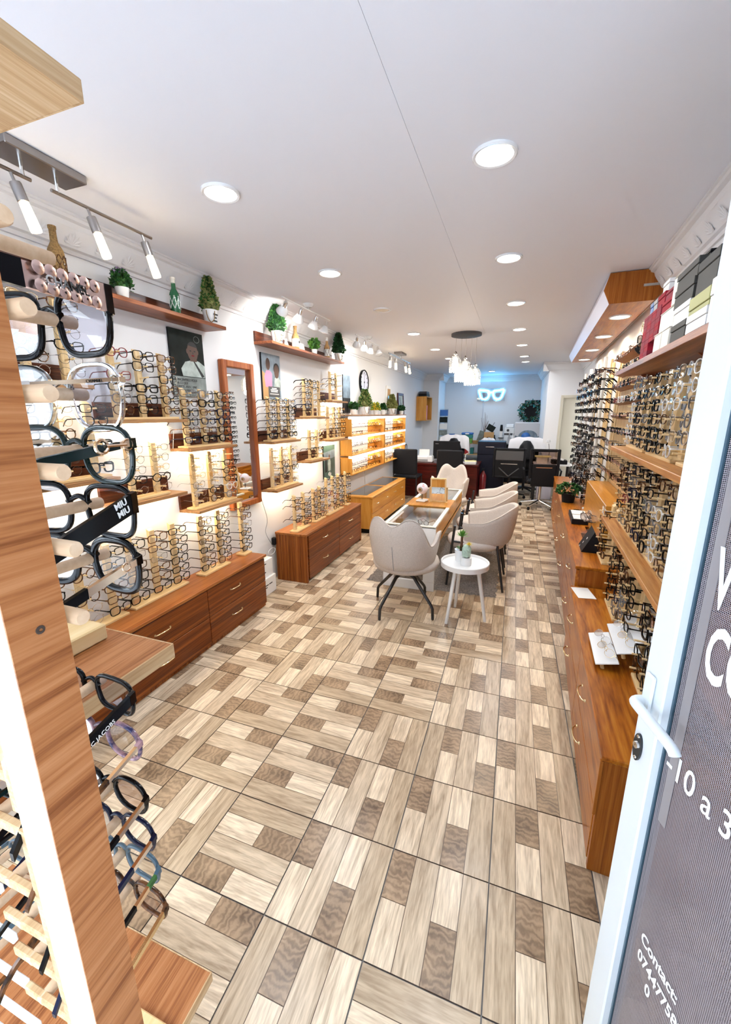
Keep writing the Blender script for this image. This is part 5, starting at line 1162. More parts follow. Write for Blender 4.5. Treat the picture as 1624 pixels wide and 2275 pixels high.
# swivel chairs
def star_base(t, mat='chrome'):
    b = MB(); b.tube([(0, 0, .09), (0, 0, .42)], .025, mat, 12); b.build('gas_column', t, 40)
    for k in range(5):
        a = 2*PI*k/5+.3; d = Vector((math.cos(a), math.sin(a), 0)); b = MB(); b.tube([d*.02+Vector((0, 0, .12)), d*.30+Vector((0, 0, .07))], [.022, .013], mat, 8); l = b.build('base_arm', t, 40)
        b = MB(); b.lathe([(.025, -.012), (.028, 0), (.025, .012)], 'black', 12, M=Matrix.Translation(d*.30+Vector((0, 0, .03))) @ Matrix.Rotation(a, 4, 'Z') @ Matrix.Rotation(PI/2, 4, 'X')); b.build('caster', l, 40)
t = thing('swivel_chair', 'black mesh backed swivel chair on chrome star base', 'chair', (.48, 7.3, 0), .05)
star_base(t); part('seat', t, (-.24, -.2, .42), (.24, .26, .50), 'black', .03)
for lo, hi in (((-.225, -.25, .52), (-.18, -.215, 1.0)), ((.18, -.25, .52), (.225, -.215, 1.0)), ((-.18, -.25, .955), (.18, -.215, 1.0)), ((-.18, -.25, .40), (.18, -.215, .76))): part('back_frame', t, lo, hi, 'black', .01)
part('back_mesh', t, (-.18, -.236, .76), (.18, -.230, .955), 'lens_tint'); part('chrome_bar', t, (-.12, -.253, .70), (.12, -.25, .712), 'chrome')
for s in (-1, 1):
    b = MB(); b.tube([(s*.25, -.1, .46), (s*.28, -.1, .64), (s*.28, .15, .65)], .014, 'black', 8); b.build('armrest', t, 40)
t = thing('swivel_chair', 'black padded swivel chair with V-shaped lower brace', 'chair', (-.03, 7.95, 0), -.06)
star_base(t, 'black_metal'); part('seat', t, (-.26, -.2, .42), (.26, .26, .50), 'black', .03)
for lo, hi in (((-.28, -.25, .42), (-.24, -.215, .95)), ((.24, -.25, .42), (.28, -.215, .95)), ((-.24, -.25, .91), (.24, -.215, .95)), ((-.24, -.25, .42), (.24, -.215, .45))): part('back_frame', t, lo, hi, 'black', .008)
part('back_pad', t, (-.24, -.245, .73), (.24, -.205, .91), 'dark_grey', .01); part('chrome_bar', t, (-.14, -.253, .665), (.14, -.25, .68), 'chrome'); part('back_panel', t, (-.24, -.24, .45), (.24, -.235, .73), 'black')
for s in (-1, 1):
    b = MB(); b.tube([(0, -.248, .45), (s*.17, -.248, .60)], .011, 'dark_grey', 6); b.build('brace', t, 40)
# dark drawer cabinet, bench with instruments, shirts on chairs
t = thing('office_cabinet', 'navy-black cabinet with a bright handle behind the chairs', 'cabinet', (-.39, 8.5, 0)); part('body', t, (-.26, -.2, 0), (.26, .25, 1.02), 'navy', .006); part('drawer_front', t, (-.25, -.212, .78), (.25, -.2, 1.0), 'navy', .003); part('handle', t, (-.11, -.23, .915), (.05, -.215, .93), 'chrome', .003); part('door', t, (-.25, -.212, .04), (.25, -.2, .76), 'navy', .003)
t = thing('fire_extinguisher', 'dark red extinguisher standing by the desk end', 'extinguisher', (-.50, 8.05, 0)); b = MB(); b.lathe([(.001, 0), (.065, 0), (.065, .40), (.03, .46), (.02, .5), (.001, .5)], 'frame_red', 16, caps=False); b.build('cylinder', t, 40); part('valve', t, (-.02, -.06, .5), (.02, .02, .54), 'black')
t = thing('work_bench', 'dark bench along the end wall under the neon sign', 'bench', (-.25, 10.2, 0)); part('top', t, (-.47, -.35, .84), (.75, .5, .87), 'black', .003); part('body', t, (-.46, -.3, 0), (.74, .48, .84), 'black')
BT = .8705
t = thing('microscope', 'small white optical instrument with black head', 'instrument', (-.28, 10.0, BT)); part('foot', t, (-.07, -.07, 0), (.07, .07, .02), 'white', .006); part('column', t, (-.035, -.03, .02), (.035, .04, .3), 'white_gloss', .01); b = MB(); b.tube([(0, -.03, .30), (0, -.05, .43)], [.035, .025], 'black', 10); b.build('eyepiece', t, 40); part('stage', t, (-.06, -.09, .13), (.06, .02, .15), 'dark_grey', .003)
for k, (x, h, r, m) in enumerate([(-.10, .24, .03, 'grey'), (-.02, .27, .03, 'white'), (.06, .22, .028, 'card'), (-.42, .2, .03, 'black')]):
    t = thing('spray_bottle', '%s %s spray bottle on the bench' % (ORD[k], {'grey': 'grey', 'white': 'white', 'card': 'pale', 'black': 'black'}[m]), 'bottle', (x, 9.98, BT)); b = MB(); b.lathe([(.001, 0), (r, 0), (r, h*.6), (r*.5, h*.72), (r*.4, h*.85)], m, 12); b.build('body', t, 40); part('trigger', t, (-.012, -.04, h*.84), (.012, .02, h), 'red' if k == 2 else m, .003)
t = thing('cleaning_machine', 'white box machine with a round dark dial', 'machine', (-.11, 10.3, BT)); part('body', t, (-.11, -.1, 0), (.11, .1, .36), 'white', .008); part('hood', t, (-.08, -.06, .36), (.09, .08, .44), 'white_gloss', .012); b = MB(); b.lathe([(.03, 0), (.028, .01)], 'dark_grey', 14, M=Matrix.Translation((-.03, -.1, .30)) @ Matrix.Rotation(PI/2, 4, 'X')); b.build('dial', t); part('band', t, (-.11, -.102, .19), (.11, -.1, .235), 'dark_grey')
t = thing('lens_edger', 'grey machine with dark arched front and blue sphere', 'machine', (.27, 9.98, BT)); part('housing', t, (-.27, -.1, 0), (.27, .2, .49), 'plaster_grey', .02)
b = MB(); b.prism([(-.25, 0), (.25, 0), (.25, .17)]+[(.02+.2*math.cos(a), .15+.14*math.sin(a)) for a in [PI*k/10 for k in range(11)]]+[(-.25, .17)], .004, 'print_blue', M=Matrix.Translation((0, -.1005, .03)) @ Matrix.Rotation(PI/2, 4, 'X')); b.build('arched_front', t)
b = MB(); b.lathe([(.001, -.11)]+[(.11*math.cos(a), .11*math.sin(a)) for a in [(-80+20*k)*PI/180 for k in range(9)]]+[(.001, .11)], 'blue', 20, c=(-.02, -.06, .17), caps=False); b.build('blue_ball', t, 50)
t = thing('back_panel_board', 'tall black board leaning in the corner', 'board', (.40, 10.55, BT)); part('sheet', t, (-.22, 0, 0), (.18, .03, .98), 'black', .003)
t = thing('leaf_wreath', 'dark leafy wreath leaning on the black board', 'wreath', (.31, 10.42, 1.595)); b = MB(); rr = random.Random(4)
for k in range(420):
    a = rr.uniform(0, 2*PI); R = .20+rr.uniform(-.055, .055); p = Vector((R*math.cos(a), rr.uniform(-.05, .03), R*math.sin(a))); d = Vector((rr.uniform(-1, 1), rr.uniform(-1, .2), rr.uniform(-1, 1))).normalized(); s = d.cross(Vector((0, 1, .2))).normalized()*.014; b.add([p, p+d*.03+s, p+d*.06, p+d*.03-s], [(0, 1, 2, 3)], rr.choice(['leaf_dark', 'teal', 'print_grey', 'leaf_dark']))
b.build('leaves', t); b = MB(); b.tube([(.2*math.cos(2*PI*k/24), 0, .2*math.sin(2*PI*k/24)) for k in range(24)], .03, 'black', 8, closed=True); b.build('ring', t, 40)
def draped(label, x, y, z, mat, w=.52, h=.3, dark=True):
    t = thing('draped_chair', label, 'chair', (x, y, 0), 0)
    star_base(t, 'black_metal'); part('seat', t, (-.25, -.1, .42), (.25, .3, .5), 'black', .03); part('backrest', t, (-w*.36, -.16, .5), (w*.36, -.1, z-.03), 'black', .03)
    b = MB(); rows = []; n = 18
    for j in range(9):
        v = j/8; row = []
        for i in range(n+1):
            u = -1+2*i/n; yy = -.13-.07*math.cos(v*PI)-.01*math.sin(i*1.7+j); zz = z-.25*abs(2*v-1)**1.6-.05*u*u*u*u*(1+abs(2*v-1))-.006*math.sin(i*1.1)
            xx = w/2*u*(1+.12*abs(2*v-1)); row.append((xx, yy, zz))
        rows.append(row)
    b.grid(rows, mat); b.build('white_shirt' if mat == 'cloth_white' else 'garment', t, 60)
    if dark:
        b = MB(); b.lathe([(.001, .22), (.06, .21), (.12, .12), (.16, 0), (.17, -.12)], 'black', 16, c=(.0, -.20, z-.28), caps=False); b.build('dark_jacket', t, 50)
draped('chair draped with a white shirt behind the monitor', -1.12, 8.55, 1.14, 'cloth_white', .56, dark=True)
draped('chair draped with white shirt and dark jacket by the partition', .245, 8.62, 1.11, 'cloth_white', .62)
draped('small chair back with a pale cloth behind the navy cabinet', -.52, 9.5, 1.04, 'cloth_white', .3)
# shelves with folders and boxes on the end wall
t = thing('low_bookcase', 'low pale bookcase with binders behind the monitor', 'bookcase', (-1.25, 10.35, 0))
for z in (.02, .30, .58, .84): part('shelf', t, (-.5, -.18, z), (.5, .2, z+.02), 'pine_base')
for x in (-.5, -.02, .48): part('upright', t, (x, -.18, 0), (x+.02, .2, .86), 'pine')
for k, (x, z, w, h, m, n) in enumerate([(.05, .6, .09, .2, 'dark_grey', 'dark binder'), (.15, .6, .10, .22, 'red', 'red binder'), (.27, .6, .08, .14, 'teal', 'green box'), (.05, .32, .14, .16, 'paper', 'white box'), (.22, .32, .12, .12, 'wine_box', 'wine red box')]):
    o = part('binder', None, (-w/2, -.14, 0), (w/2, .1, h), m, .003, loc=(-1.25+x+w/2, 10.35, z+.0005)); tag(o, '%s on the %s shelf of the low bookcase' % (n, 'upper' if z > .5 else 'middle'), 'binder' if 'binder' in n else 'box', 'things on the low bookcase')
HT = .8605
t = thing('brochure_stand', 'tall narrow brochure stand with a blue header', 'stand', (-1.62, 10.1, HT)); part('back', t, (-.1, 0, 0), (.1, .02, .80), 'acrylic'); part('blue_header', t, (-.095, -.012, .64), (.095, -.004, .78), 'blue')
for k, m in enumerate(('print_shirt', 'print_grey', 'paper', 'print_dark')): part('brochure', t, (-.09, -.03, .02+.155*k), (.09, -.012, .15+.155*k), m)
t = thing('blue_card', 'small blue leaflet stand beside the brochure stand', 'leaflet', (-1.42, 10.15, HT)); part('leaflet', t, (-.07, 0, 0), (.07, .01, .22), 'blue', rot=(-.15, 0, 0)); part('white_text', t, (-.045, -.012, .02), (.05, -.0105, .10), 'paper', rot=(-.15, 0, 0))
t = thing('plastic_box', 'blue and green clear box with white handle', 'box', (-1.05, 10.2, HT)); part('tub', t, (-.12, -.1, 0), (.12, .1, .12), 'leaf_bright', .01); part('body', t, (-.125, -.105, .12), (.125, .105, .2), 'teal', .01); part('lid', t, (-.135, -.11, .2), (.135, .11, .25), 'blue', .012); b = MB(); b.lathe([(.05, 0), (.045, .008)], 'paper', 18, M=Matrix.Translation((0, -.112, .225)) @ Matrix.Scale(.35, 4, (0, 0, 1)) @ Matrix.Rotation(PI/2, 4, 'X')); b.build('handle_plate', t)
t = thing('green_crate', 'dark green flat crate beside the blue box', 'crate', (-1.28, 10.2, HT)); part('tray', t, (-.1, -.1, 0), (.1, .1, .13), 'teal', .008)
t = thing('wood_bowl', 'small brown bowl next to the blue box', 'bowl', (-.86, 10.12, HT)); b = MB(); b.lathe([(.001, 0), (.05, 0), (.075, .07), (.07, .07), (.001, .02)], 'kraft', 18, caps=False); b.build('bowl', t, 40)
t = thing('leaning_frame', 'grey easel frame leaning beside the bowl', 'frame', (-.80, 10.3, HT), .3); part('panel', t, (-.06, 0, 0), (.06, .015, .3), 'print_grey', rot=(.2, .25, 0))
t = thing('branch_vase', 'bundle of tall dry branches in a dark vase', 'vase', (-.68, 10.35, .8705)); b = MB(); b.lathe([(.001, 0), (.045, 0), (.05, .2), (.04, .24)], 'frame_brown', 14, caps=False); b.build('vase', t, 40); b = MB(); rr = random.Random(8)
for k in range(9):
    a = rr.uniform(0, 6.28); L_ = rr.uniform(.45, .72); b.tube([(0, 0, .1), (.03*math.cos(a), .03*math.sin(a), .35), (.09*math.cos(a+.3), .06*math.sin(a), L_)], [.005, .004, .002], 'frame_brown', 5)
b.build('branches', t, 40)
t = thing('kraft_bag', 'brown paper bag with dark picture on top', 'bag', (-.55, 10.1, .8705)); part('bag', t, (-.11, -.07, 0), (.11, .07, .26), 'kraft', .004); part('print', t, (-.045, -.0715, .12), (.04, -.0705, .15), 'frame_brown'); b = MB(); b.box((-.09, -.01, 0), (.09, 0, .14), 'print_dark', M=Matrix.Translation((.0, -.03, .29)) @ Matrix.Rotation(.5, 4, 'Y')); b.tube([(0, 0, .3), (.11, 0, .48)], .006, 'dark_grey', 5); b.build('picture_on_top', t)
# white desk beside the drawers
t = thing('white_desk', 'white topped desk with dark legs by the partition', 'desk', (.70, 7.98, 0)); part('top', t, (-.33, -.28, .665), (.28, .15, .69), 'white', .003)
for x in (-.32, .23):
    for y in (-.25, .10): part('leg', t, (x, y, 0), (x+.04, y+.04, .665), 'black_metal')
t = thing('black_case', 'black case with white paper on the white desk', 'case', (.78, 7.85, .6905)); part('case', t, (-.13, -.1, 0), (.12, .1, .07), 'black', .008); part('sheet', t, (-.12, -.11, .071), (.02, .05, .10), 'paper', rot=(0, .2, .2))
t = thing('papers_box', 'pale box of papers on the white desk', 'box', (.50, 7.9, .6905)); part('box', t, (-.09, -.1, 0), (.09, .1, .11), 'cream', .004); part('sheets', t, (-.12, -.12, .111), (.14, .1, .125), 'pale_yellow')
t = thing('desk_lamp', 'thin lamp with round head beside the partition', 'lamp', (.62, 8.08, .6905)); b = MB(); b.tube(smooth_path([(0, 0, 0), (.0, 0, .2), (-.02, 0, .33)], 4), .006, 'dark_steel', 6); b.build('arm', t, 40); b = MB(); b.lathe([(.001, .02), (.03, .015), (.04, -.02), (.001, -.03)], 'plaster_grey', 14, c=(-.03, 0, .38), caps=False); b.build('head', t, 40)
t = thing('waste_bin', 'pale blue paper bin under the white desk', 'bin', (.60, 8.15, 0)); part('bin', t, (-.13, -.1, 0), (.12, .1, .34), 'lilac_white', .01)
# wall cube with magazines
t = thing('wall_cube', 'orange wood wall cube holding magazines', 'shelf', (XL, 9.12, 1.40))
for lo, hi in (((0, 0, 0), (.23, .018, .52)), ((0, .60, 0), (.23, .618, .52)), ((0, .018, 0), (.23, .6, .018)), ((0, .018, .502), (.23, .6, .52))): part('board', t, lo, hi, 'golden_oak_end', .002)
part('back_board', t, (0, .018, .018), (.012, .6, .502), 'mahogany')
for k in range(5):
    o = part('magazine', None, (-.015, -.05, 0), (.015, .05, .32), ['print_shirt', 'print_grey', 'paper', 'print_blue', 'pink'][k], .002, loc=(XL+.12, 9.25+.10*k, 1.4185)); tag(o, '%s magazine from the aisle end in the wall cube' % ORD[k], 'magazine', 'magazines in the wall cube')
t = thing('black_device', 'black box device lying on the wall cube', 'device', (XL+.12, 9.36, 1.9205)); part('case', t, (-.09, -.17, 0), (.09, .17, .06), 'black', .006); part('upper_case', t, (-.08, -.12, .061), (.08, .16, .11), 'dark_grey', .006)
# neon spectacles sign
t = thing('neon_sign', 'glowing blue-white neon sign shaped like spectacles', 'neon sign', (-.60, BACK-.04, 1.995)); part('clear_backing', t, (-.32, 0, -.15), (.32, .006, .15), 'acrylic')
for s in (-1, 1):
    pts = [(s*.045, .06), (s*.07, .095), (s*.17, .10), (s*.285, .118), (s*.27, .03), (s*.235, -.07), (s*.16, -.105), (s*.09, -.085), (s*.052, -.01)]
    b = MB(); b.tube(smooth_path([(x, -.012, z) for x, z in pts]+[(pts[0][0], -.012, pts[0][1])], 4), .0125, 'neon', 8); b.build('neon_tube', t, 50)
b = MB(); b.tube([(-.05, -.012, .045), (0, -.012, .06), (.05, -.012, .045)], .011, 'neon', 8); b.build('neon_bridge', t, 50)
# cables on the plaster wall
def cable(label, pts, r=.003, mat='grey'):
    b = MB(); b.tube(smooth_path(pts, 5), r, mat, 5); tag(b.build('cable', None, 40), label, 'cable')
cable('thin cable hanging beside the mirror', [(XL+.006, 3.02, 1.29), (XL+.006, 3.03, 1.1), (XL+.008, 3.02, .86), (XL+.02, 3.08, .62), (XL+.015, 3.05, .50), (XL+.02, 3.13, .36), (XL+.012, 3.15, .33)], .0028)
t = thing('socket_strip', 'coil of white cable and plug behind the second cabinet', 'cable', (XL+.03, 3.11, .30)); b = MB(); b.tube(smooth_path([(.0, .06*math.cos(a), .03*math.sin(a)) for a in [k*.7 for k in range(20)]], 2), .003, 'white', 5); b.build('coil', t, 40); part('plug', t, (-.02, .03, .05), (.02, .07, .12), 'black', .006)
cable('thin cable dropping below the lit case', [(XL+.005, 5.75, .77), (XL+.005, 5.75, .6), (XL+.005, 5.76, .51)], .004, 'white')
cable('curved lamp lead at the corner of the mirror shelf', [(XL+.02, 2.06, 1.47), (XL+.02, 2.09, 1.45), (XL+.018, 2.085, 1.40), (XL+.02, 2.07, 1.33)], .002, 'white')
# ------------------------------------------------------------------ window display tower beside the doorway (close to the lens)
t = thing('display_tower', 'wooden window display tower with dowels, beside the doorway', 'display stand', (-.60, .30, 0))
def tw(name, lo, hi, mat, ch=0, par=None): return part(name, par or t, [lo[0]+.60, lo[1]-.30, lo[2]], [hi[0]+.60, hi[1]-.30, hi[2]], mat, ch)
PX1, PX0, PYA, PYB = -.270, -.303, .1308, .164
b = MB(); b.box((PX0+.6, PYA-.3, .06), (PX1+.6-.0006, PYB-.3, 1.95), 'pale_edge'); b.build('post_core', t)
b = MB(); b.box((PX1+.6-.0006, PYA-.3, .06), (PX1+.6+.0006, PYB-.3, 1.95), 'laminate'); b.build('post_veneer', t)
b = MB(); b.lathe([(.0031, 0), (.0026, .0008), (.001, .0009)], 'soil', 12, M=Matrix.Translation((PX1+.6+.0003, .148-.3, 1.414)) @ Matrix.Rotation(PI/2, 4, 'Y'), caps=False); b.build('screw_hole', t)
for nm, z, x1, y1 in (('top_board', 1.885, -.485, .412), ('middle_board', 1.182, -.468, .425), ('base_board', .48, -.470, .42)):
    tw(nm, (-1.05, PYB+.002, z), (x1, y1, z+.022), 'ply_edge' if nm == 'top_board' else 'laminate', .001); tw('board_edge', (-1.05, y1-.0005, z), (x1+.0015, y1+.0015, z+.022), 'ply_edge'); tw('board_edge', (x1-.0005, PYB+.002, z), (x1+.002, y1, z+.022), 'ply_edge')
tw('wood_block', (-.665, .30, 1.2042), (-.575, .405, 1.229), 'pine_base', .002); tw('wood_block', (-.56, .27, .502), (-.48, .33, .53), 'pine_base', .002)
SX0, SX1 = -.392, -.368
tw('rear_slat', (SX0, PYB+.002, .502), (SX1, PYB+.014, 1.182), 'ply_edge'); tw('rear_slat', (SX0, PYB+.002, 1.204), (SX1, PYB+.014, 1.885), 'ply_edge')
tw('rear_slat', (-.72, PYB+.002, .502), (-.69, PYB+.014, 1.885), 'ply_edge')
def dowel(p0, p1, r=.0062):
    b = MB(); a, c = [Vector((p[0]+.6, p[1]-.3, p[2])) for p in (p0, p1)]; d = (c-a).normalized(); b.tube([a, c-d*.0015, c], [r, r, r*.86], 'beech', 14); b.build('dowel', t, 40)
GX = [-.434, -.434, -.428, -.437, -.440]
GZ = [1.634, 1.565, 1.509, 1.450, 1.390]
for x, z in ((-.270, 1.651), (-.264, 1.604), (-.258, 1.557), (-.259, 1.510), (-.260, 1.460), (-.265, 1.411)): dowel((SX1-.01, PYB+.008, z), (x, PYB+.008, z), .0054)
dowel((-.43, PYB+.014, 1.690), (-.416, .30, 1.685))
for x, z, q in zip(GX, GZ, (.0085, .0085, .008, .008, .008)): dowel((x-.004, PYB+.014, z-.002), (x+.010, .318, z))
LZ = [1.222, 1.156, 1.072, 1.012, .957, .893]
for z in LZ: tw('cross_bar', (-.49, PYB+.014, z-.010), (SX1, PYB+.021, z+.002), 'ply_edge', .001)
for z in (1.0, .92, .84, .76, .68): tw('white_rail', (-1.04, PYB+.030, z-.008), (-.53, PYB+.036, z+.004), 'white', .001)
for x, z in zip(GX, GZ): tw('cross_bar', (x-.02, PYB+.014, z-.011), (SX1, PYB+.021, z+.006), 'beech', .001)
for z in LZ: dowel((-.462, PYB+.014, z-.004), (-.468, .315, z-.003))
for z in (1.09, 1.02, .95, .88, .81, .74): dowel((-.705, PYB+.014, z-.010), (-.70, PYB+.12, z-.009))

def hero(label, loc, rz, w, h, p, mat, rim, temple, lens, tz=.016, seg=40, cat_=0, ry=0, tilt=0, tl=.130, depth=.0055, td=0):
    """large pair, finely meshed. temple: list of (frac0, frac1, material, half height scale)"""
    t = thing('eyeglasses', label, 'eyeglasses', loc, (tilt, ry, rz), 'large frames on the display tower')
    pts = []
    for k in range(seg):
        a = 2*PI*k/seg; c, s = math.cos(a), math.sin(a); y = w*math.copysign(abs(c)**(2/p), c); z = h*math.copysign(abs(s)**(2/p), s)
        if cat_: z += cat_*max(0, y/w)**2*(1 if z > 0 else .2)
        y *= 1-.12*max(0, -z/h); pts.append((y, z))
    cyy = w+rim+.0085; b = MB()
    for sd in (-1, 1):
        n = len(pts); R = [[] for _ in range(8)]
        for k in range(n):
            y, z = pts[k]; ya, za = pts[k-1]; yb, zb = pts[(k+1) % n]; ty, tzz = yb-ya, zb-za; L_ = math.hypot(ty, tzz) or 1; ny, nz = tzz/L_, -ty/L_
            for q, (o, x) in enumerate(((0, -.5), (.25, -.8), (.75, -.8), (1, -.4), (1, .4), (.75, .8), (.25, .8), (0, .5))):
                Y = sd*(cyy+y+ny*rim*o); R[q].append((g_curve(Y)+x*depth*.6, Y, z+nz*rim*o))
        V = [q for r in R for q in r]; F = [(q*n+k, q*n+(k+1) % n, ((q+1) % 8)*n+(k+1) % n, ((q+1) % 8)*n+k) for q in range(8) for k in range(n)]
        b.add(V, F, mat)
    bz = h*.38; iy = .0085+rim*.5
    b.tube(smooth_path([(0, -iy-.003, bz-.002), (.001, -iy*.5, bz+.003), (.0015, 0, bz+.0045), (.001, iy*.5, bz+.003), (0, iy+.003, bz-.002)], 3), max(.0022, rim*.55), mat, 8)
    hy = cyy+w+rim*.8; hz = h*.50; e = g_curve(hy)
    for sd in (-1, 1): bar(b, [(e+.001, sd*(hy-rim*.8), hz), (e-.001, sd*(hy+.003), hz+.001), (e-.010, sd*(hy+.005), hz+.001)], [rim*.5, .003, .0026], [max(rim, tz*.5), tz*.55, tz*.5], mat)
    b.build('frame_front', t, 50)
    for sd in (-1, 1):
        q = MB(); V = [(g_curve(cyy+y), sd*(cyy+y), z) for y, z in pts]; q.add(V, [tuple(range(len(pts)))], lens); q.build('lens', t)
        x0, x1 = e-.009, e-.009-tl
        tm = thing('temple', None, None); tm.parent = t
        for f0, f1, m, hs in temple:
            q = MB(); path = []; hh = []
            for i in range(7):
                f = f0+(f1-f0)*i/6; x = x0+(x1-x0)*f; drop = 0 if f < .72 else (f-.72)**1.5*.22
                path.append((x, sd*(hy+.005-.006*f), hz+.001-drop-td*f*tl)); hh.append(tz*.5*hs*(1-.25*f))
            bar(q, path, [.0022]*7, hh, m); q.build('temple_bar', tm, 30)
    return t, hy, hz, e
FW = PI/2+.09
def ring_clip(t, x, y, z, r, mat='gold'):
    b = MB(); b.tube([(x+r*math.cos(a), y, z+r*.9*math.sin(a)) for a in [2*PI*k/16 for k in range(16)]], r*.25, mat, 6, closed=True); b.build('metal_clip', t, 50)
t1, hy, hz, e = hero('black square frames with quilted rose-gold lettered temples', (GX[0], .30, GZ[0]-.004), FW, .0310, .0265, 4.0, 'black_gloss', .0058, [(0, .06, 'rose_gold', 1), (.06, .52, 'rose_gold', .92), (.52, 1, 'black_gloss', 1.0)], 'lens_blue', .022)
b = MB()
for k in range(6):
    for r in (-1, 1): b.lathe([(.001, .0009), (.0040, .0005), (.0050, 0)], 'rose_gold', 10, M=Matrix.Translation((e-.020-k*.0095, -(hy+.0075), hz+.001+r*.0062)) @ Matrix.Rotation(PI/2, 4, 'X'), caps=False)
b.build('quilted_plate', t1, 50)
text('CHANEL', .0095, 'chrome', t1, (e-.064, -(hy+.0078), hz-.0025), (PI/2, 0, 0), ext=.0006, bold=.0002)
t2, hy, hz, e = hero('clear square frames with slim gold temples and round crystal stud', (GX[1], .30, GZ[1]-.004), FW+.02, .0325, .0290, 3.0, 'crystal', .0042, [(0, .62, 'gold', .8), (.62, 1, 'frame_clear', 1.2)], 'lens_blue', .0045, td=.12)
ring_clip(t2, e-.014, -(hy+.006), hz, .0042, 'chrome'); text('CHANEL', .0036, 'ink', t2, (e-.042, -(hy+.0075), hz-.0045), (PI/2, -.12, 0), ext=.0002)
t3, hy, hz, e = hero('dark green square frames with a gold horsebit clasp', (GX[2], .30, GZ[2]-.004), FW, .0310, .0250, 3.2, 'frame_green', .0052, [(0, .09, 'gold', .7), (.09, .24, 'frame_green', .8), (.24, 1, 'frame_green', 1.1)], 'lens', .0085, td=.12)
ring_clip(t3, e-.012, -(hy+.006), hz, .0052); ring_clip(t3, e-.040, -(hy+.006), hz, .0065); b = MB(); b.tube([(e-.014, -(hy+.007), hz), (e-.036, -(hy+.007), hz)], .0014, 'gold', 6); b.build('metal_bar', t3, 40)
t4, hy, hz, e = hero('black square frames with wide lettered black temples', (GX[3], .30, GZ[3]-.004), FW+.02, .0300, .0240, 3.8, 'black_gloss', .0055, [(0, .5, 'black_gloss', 1.0), (.5, 1, 'black_gloss', 1.0)], 'lens', .020, td=.30)
text('MIU\nMIU', .0088, 'paper', t4, (e-.030, -(hy+.0072), hz-.0018), (PI/2, -.29, 0), ext=.0003, bold=.00015, line=.95)
t5, hy, hz, e = hero('black bold frames with flat gold temple and dark tip', (GX[4], .30, GZ[4]-.004), FW-.02, .0300, .0250, 3.0, 'black_gloss', .0075, [(0, .10, 'gold', .8), (.10, .42, 'gold', 1.0), (.42, 1, 'black_gloss', 1.3)], 'lens', .0085, td=.2)
ring_clip(t5, e-.022, -(hy+.006), hz, .0045)
LOW = [(1.128, 'black_gloss', 'black rectangular frames with lettered temples under the middle board', .0275, .0190, 4.5, [(0, 1, 'black_gloss', 1)], 'lens_blue', .0125),
       (1.060, 'pink_tortoise', 'mottled pink and grey frames below the lettered black pair', .0255, .0205, 2.6, [(0, .3, 'gold', .8), (.3, 1, 'tortoise', 1)], 'lens', .006),
       (.993, 'black_gloss', 'black panto frames with yellow gold hinge', .0250, .0205, 2.6, [(0, .28, 'gold', 1), (.28, 1, 'black_gloss', 1.1)], 'lens_tint', .0065),
       (.930, 'frame_navy', 'navy panto frames with slim gold hinge', .0250, .0205, 2.8, [(0, .22, 'gold', 1), (.22, 1, 'frame_navy', 1.1)], 'lens', .0065),
       (.868, 'frame_slate', 'slate blue square frames with green hinge', .0260, .0200, 3.4, [(0, .1, 'leaf_green', 1), (.1, .25, 'gold', 1), (.25, 1, 'black_gloss', 1.1)], 'lens', .0065),
       (.808, 'tortoise', 'dark tortoiseshell frames with bronze temples, lowest pair', .0260, .0205, 3.0, [(0, .4, 'frame_gold', .9), (.4, 1, 'tortoise', 1.1)], 'lens_tint', .008)]
for i, (z, m, lab, w, h, p, tm, ln, tz) in enumerate(LOW):
    q, hy, hz, e = hero(lab, (-.470+.003*(i % 2), .300, LZ[i]-.006), FW-.05, w*1.04, h*1.04, p, m, .0045, tm, ln, tz, seg=28, td=.25)
    if i == 0: text('MARC JACOBS', .0068, 'paper', q, (e-.074, -(hy+.0072), hz-.0195), (PI/2, -.245, 0), ext=.0002)
for i, (z, m) in enumerate([(1.098, 'black_gloss'), (1.028, 'frame_green'), (.958, 'black_gloss'), (.888, 'frame_brown'), (.818, 'frame_slate'), (.748, 'tortoise')]):
    hero('%s frames on the outer dowels, %s from the top' % ({'black_gloss': 'black', 'frame_green': 'dark green', 'frame_brown': 'brown', 'frame_slate': 'slate', 'tortoise': 'tortoiseshell'}[m], ORD[i]), (-.70, .315, z-.004), FW-.1, .026, .0205, 3.0, m, .0042, [(0, .25, 'frame_silver' if i % 2 else 'gold', .8), (.25, 1, m, 1.1)], 'lens', .006, seg=24)
# little signs inside the tower, behind the frames
t = thing('brand_card', 'red and white lettered card standing on the middle board', 'card', (-.80, .33, 1.2045), -.5); part('stand_sheet', t, (-.05, 0, 0), (.05, .003, .17), 'paper'); part('red_panel', t, (-.05, -.0006, .085), (.05, 0, .17), 'red')
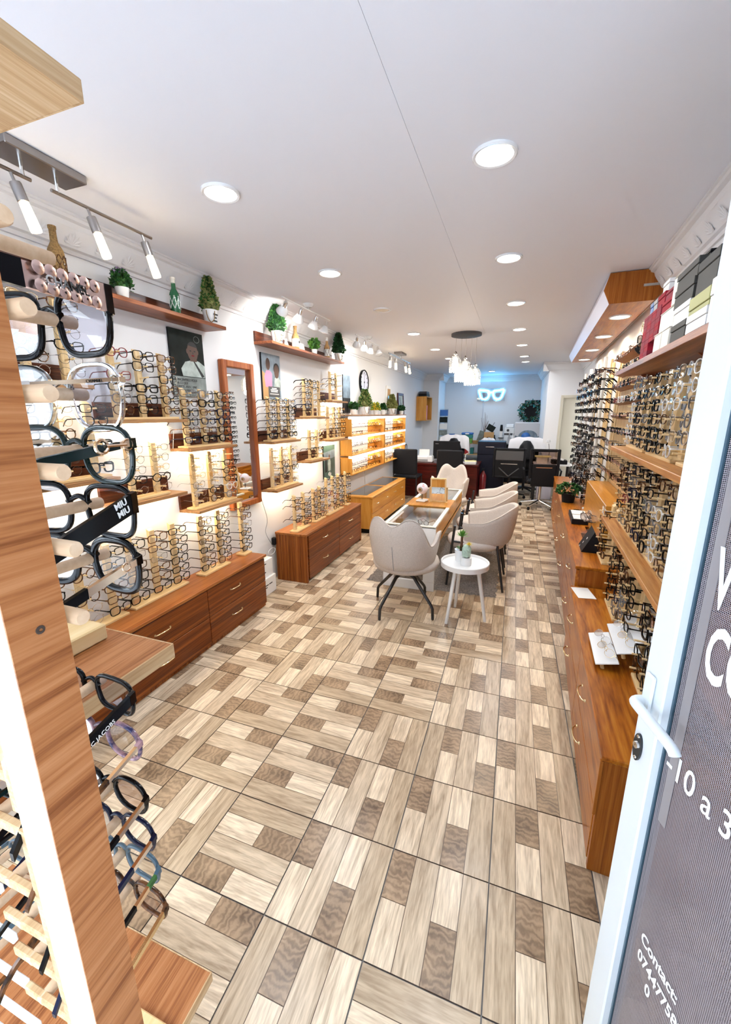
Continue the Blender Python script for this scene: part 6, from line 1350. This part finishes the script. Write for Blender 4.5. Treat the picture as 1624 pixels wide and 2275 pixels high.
# ------------------------------------------------------------------ open glass door with printed film
DA = math.radians(-70.2); DP = Vector((.29, .83, 0))
t = struct(thing('door_2', 'white framed glass door standing open with printed film', None, DP, DA))
DW, DH, SW = .84, 2.12, .054
for nm, lo, hi in (('stile', (0, -.022, .012), (SW, .022, DH)), ('stile', (DW-SW, -.022, .012), (DW, .022, DH)), ('rail', (SW, -.022, DH-SW), (DW-SW, .022, DH)), ('rail', (SW, -.022, .012), (DW-SW, .022, .10))): part(nm, t, lo, hi, 'white_metal', .003)
part('glazing_bead', t, (SW, -.0055, .10), (SW+.004, .0055, DH-SW), 'frame_slate'); part('film_pane', t, (SW+.006, -.003, .10), (DW-SW, .003, DH-SW), 'door_film')
part('grey_band', t, (SW+.018, -.0042, .80), (SW+.036, -.0034, DH-SW), 'film_band')
FX = -.0046
def dt(body, x, z, size, **k): return text(body, size, 'white_gloss', t, (x, FX, z), (PI/2, 0, 0), ext=.0002, **k)
dt('W', .086, 1.25, .135, sx=.42, bold=.003); dt('CON', .096, 1.129, .132, sx=.42, bold=.003); dt('-10 a 30', .066, .910, .068, sx=.72, bold=.0006); dt('Contact:', .090, .520, .036, sx=.75, bold=.001); dt('074477589', .090, .474, .036, sx=.72, bold=.001); dt('0', .12, .432, .036, sx=.75, bold=.001)
# handle set
part('handle_plate', t, (.010, -.029, .985), (.034, -.022, 1.075), 'white_metal', .003)
b = MB(); b.tube(smooth_path([(.012, -.022, 1.012), (.012, -.036, 1.012), (.017, -.043, 1.0115), (.045, -.044, 1.009), (.085, -.043, 1.004), (.112, -.041, .998), (.120, -.04, .990)], 4), [.010]*5+[.0095]*20, 'white_metal', 12); b.build('lever_handle', t, 50)
b = MB(); b.prism([(.011*math.cos(a), .03*math.sin(a)) for a in [2*PI*k/20 for k in range(20)]], .004, 'lock_black', M=Matrix.Translation((.018, -.022, .912)) @ Matrix.Rotation(PI/2, 4, 'X')); lk = b.build('lock_plate', t)
b = MB(); b.lathe([(.0075, 0), (.0065, .004), (.001, .0045)], 'steel', 14, M=Matrix.Translation((.018, -.026, .917)) @ Matrix.Rotation(PI/2, 4, 'X'), caps=False); b.build('key_cylinder', lk, 40)
for z in (.889, .936):
    b = MB(); b.lathe([(.0035, 0), (.003, .0012), (.001, .0014)], 'chrome', 10, M=Matrix.Translation((.018, -.026, z)) @ Matrix.Rotation(PI/2, 4, 'X'), caps=False); b.build('screw', lk, 40)

# every further pair in the case, the bay and on the poles: too many and too small to set out singly
o = STUFF.build('distant_eyeglasses'); tag(o, 'dense rows of small eyeglasses in the lit case and on far racks', 'eyeglasses', None, 'stuff')

# lettering becomes plain mesh
dg = bpy.context.evaluated_depsgraph_get()
for o in [x for x in scene.objects if x.type == 'FONT']:
    me = bpy.data.meshes.new_from_object(o.evaluated_get(dg)); n = bpy.data.objects.new(o.name, me); C.objects.link(n)
    n.parent = o.parent; n.location = o.location; n.rotation_euler = o.rotation_euler; n.scale = o.scale
    nm = o.name; bpy.data.objects.remove(o); n.name = nm
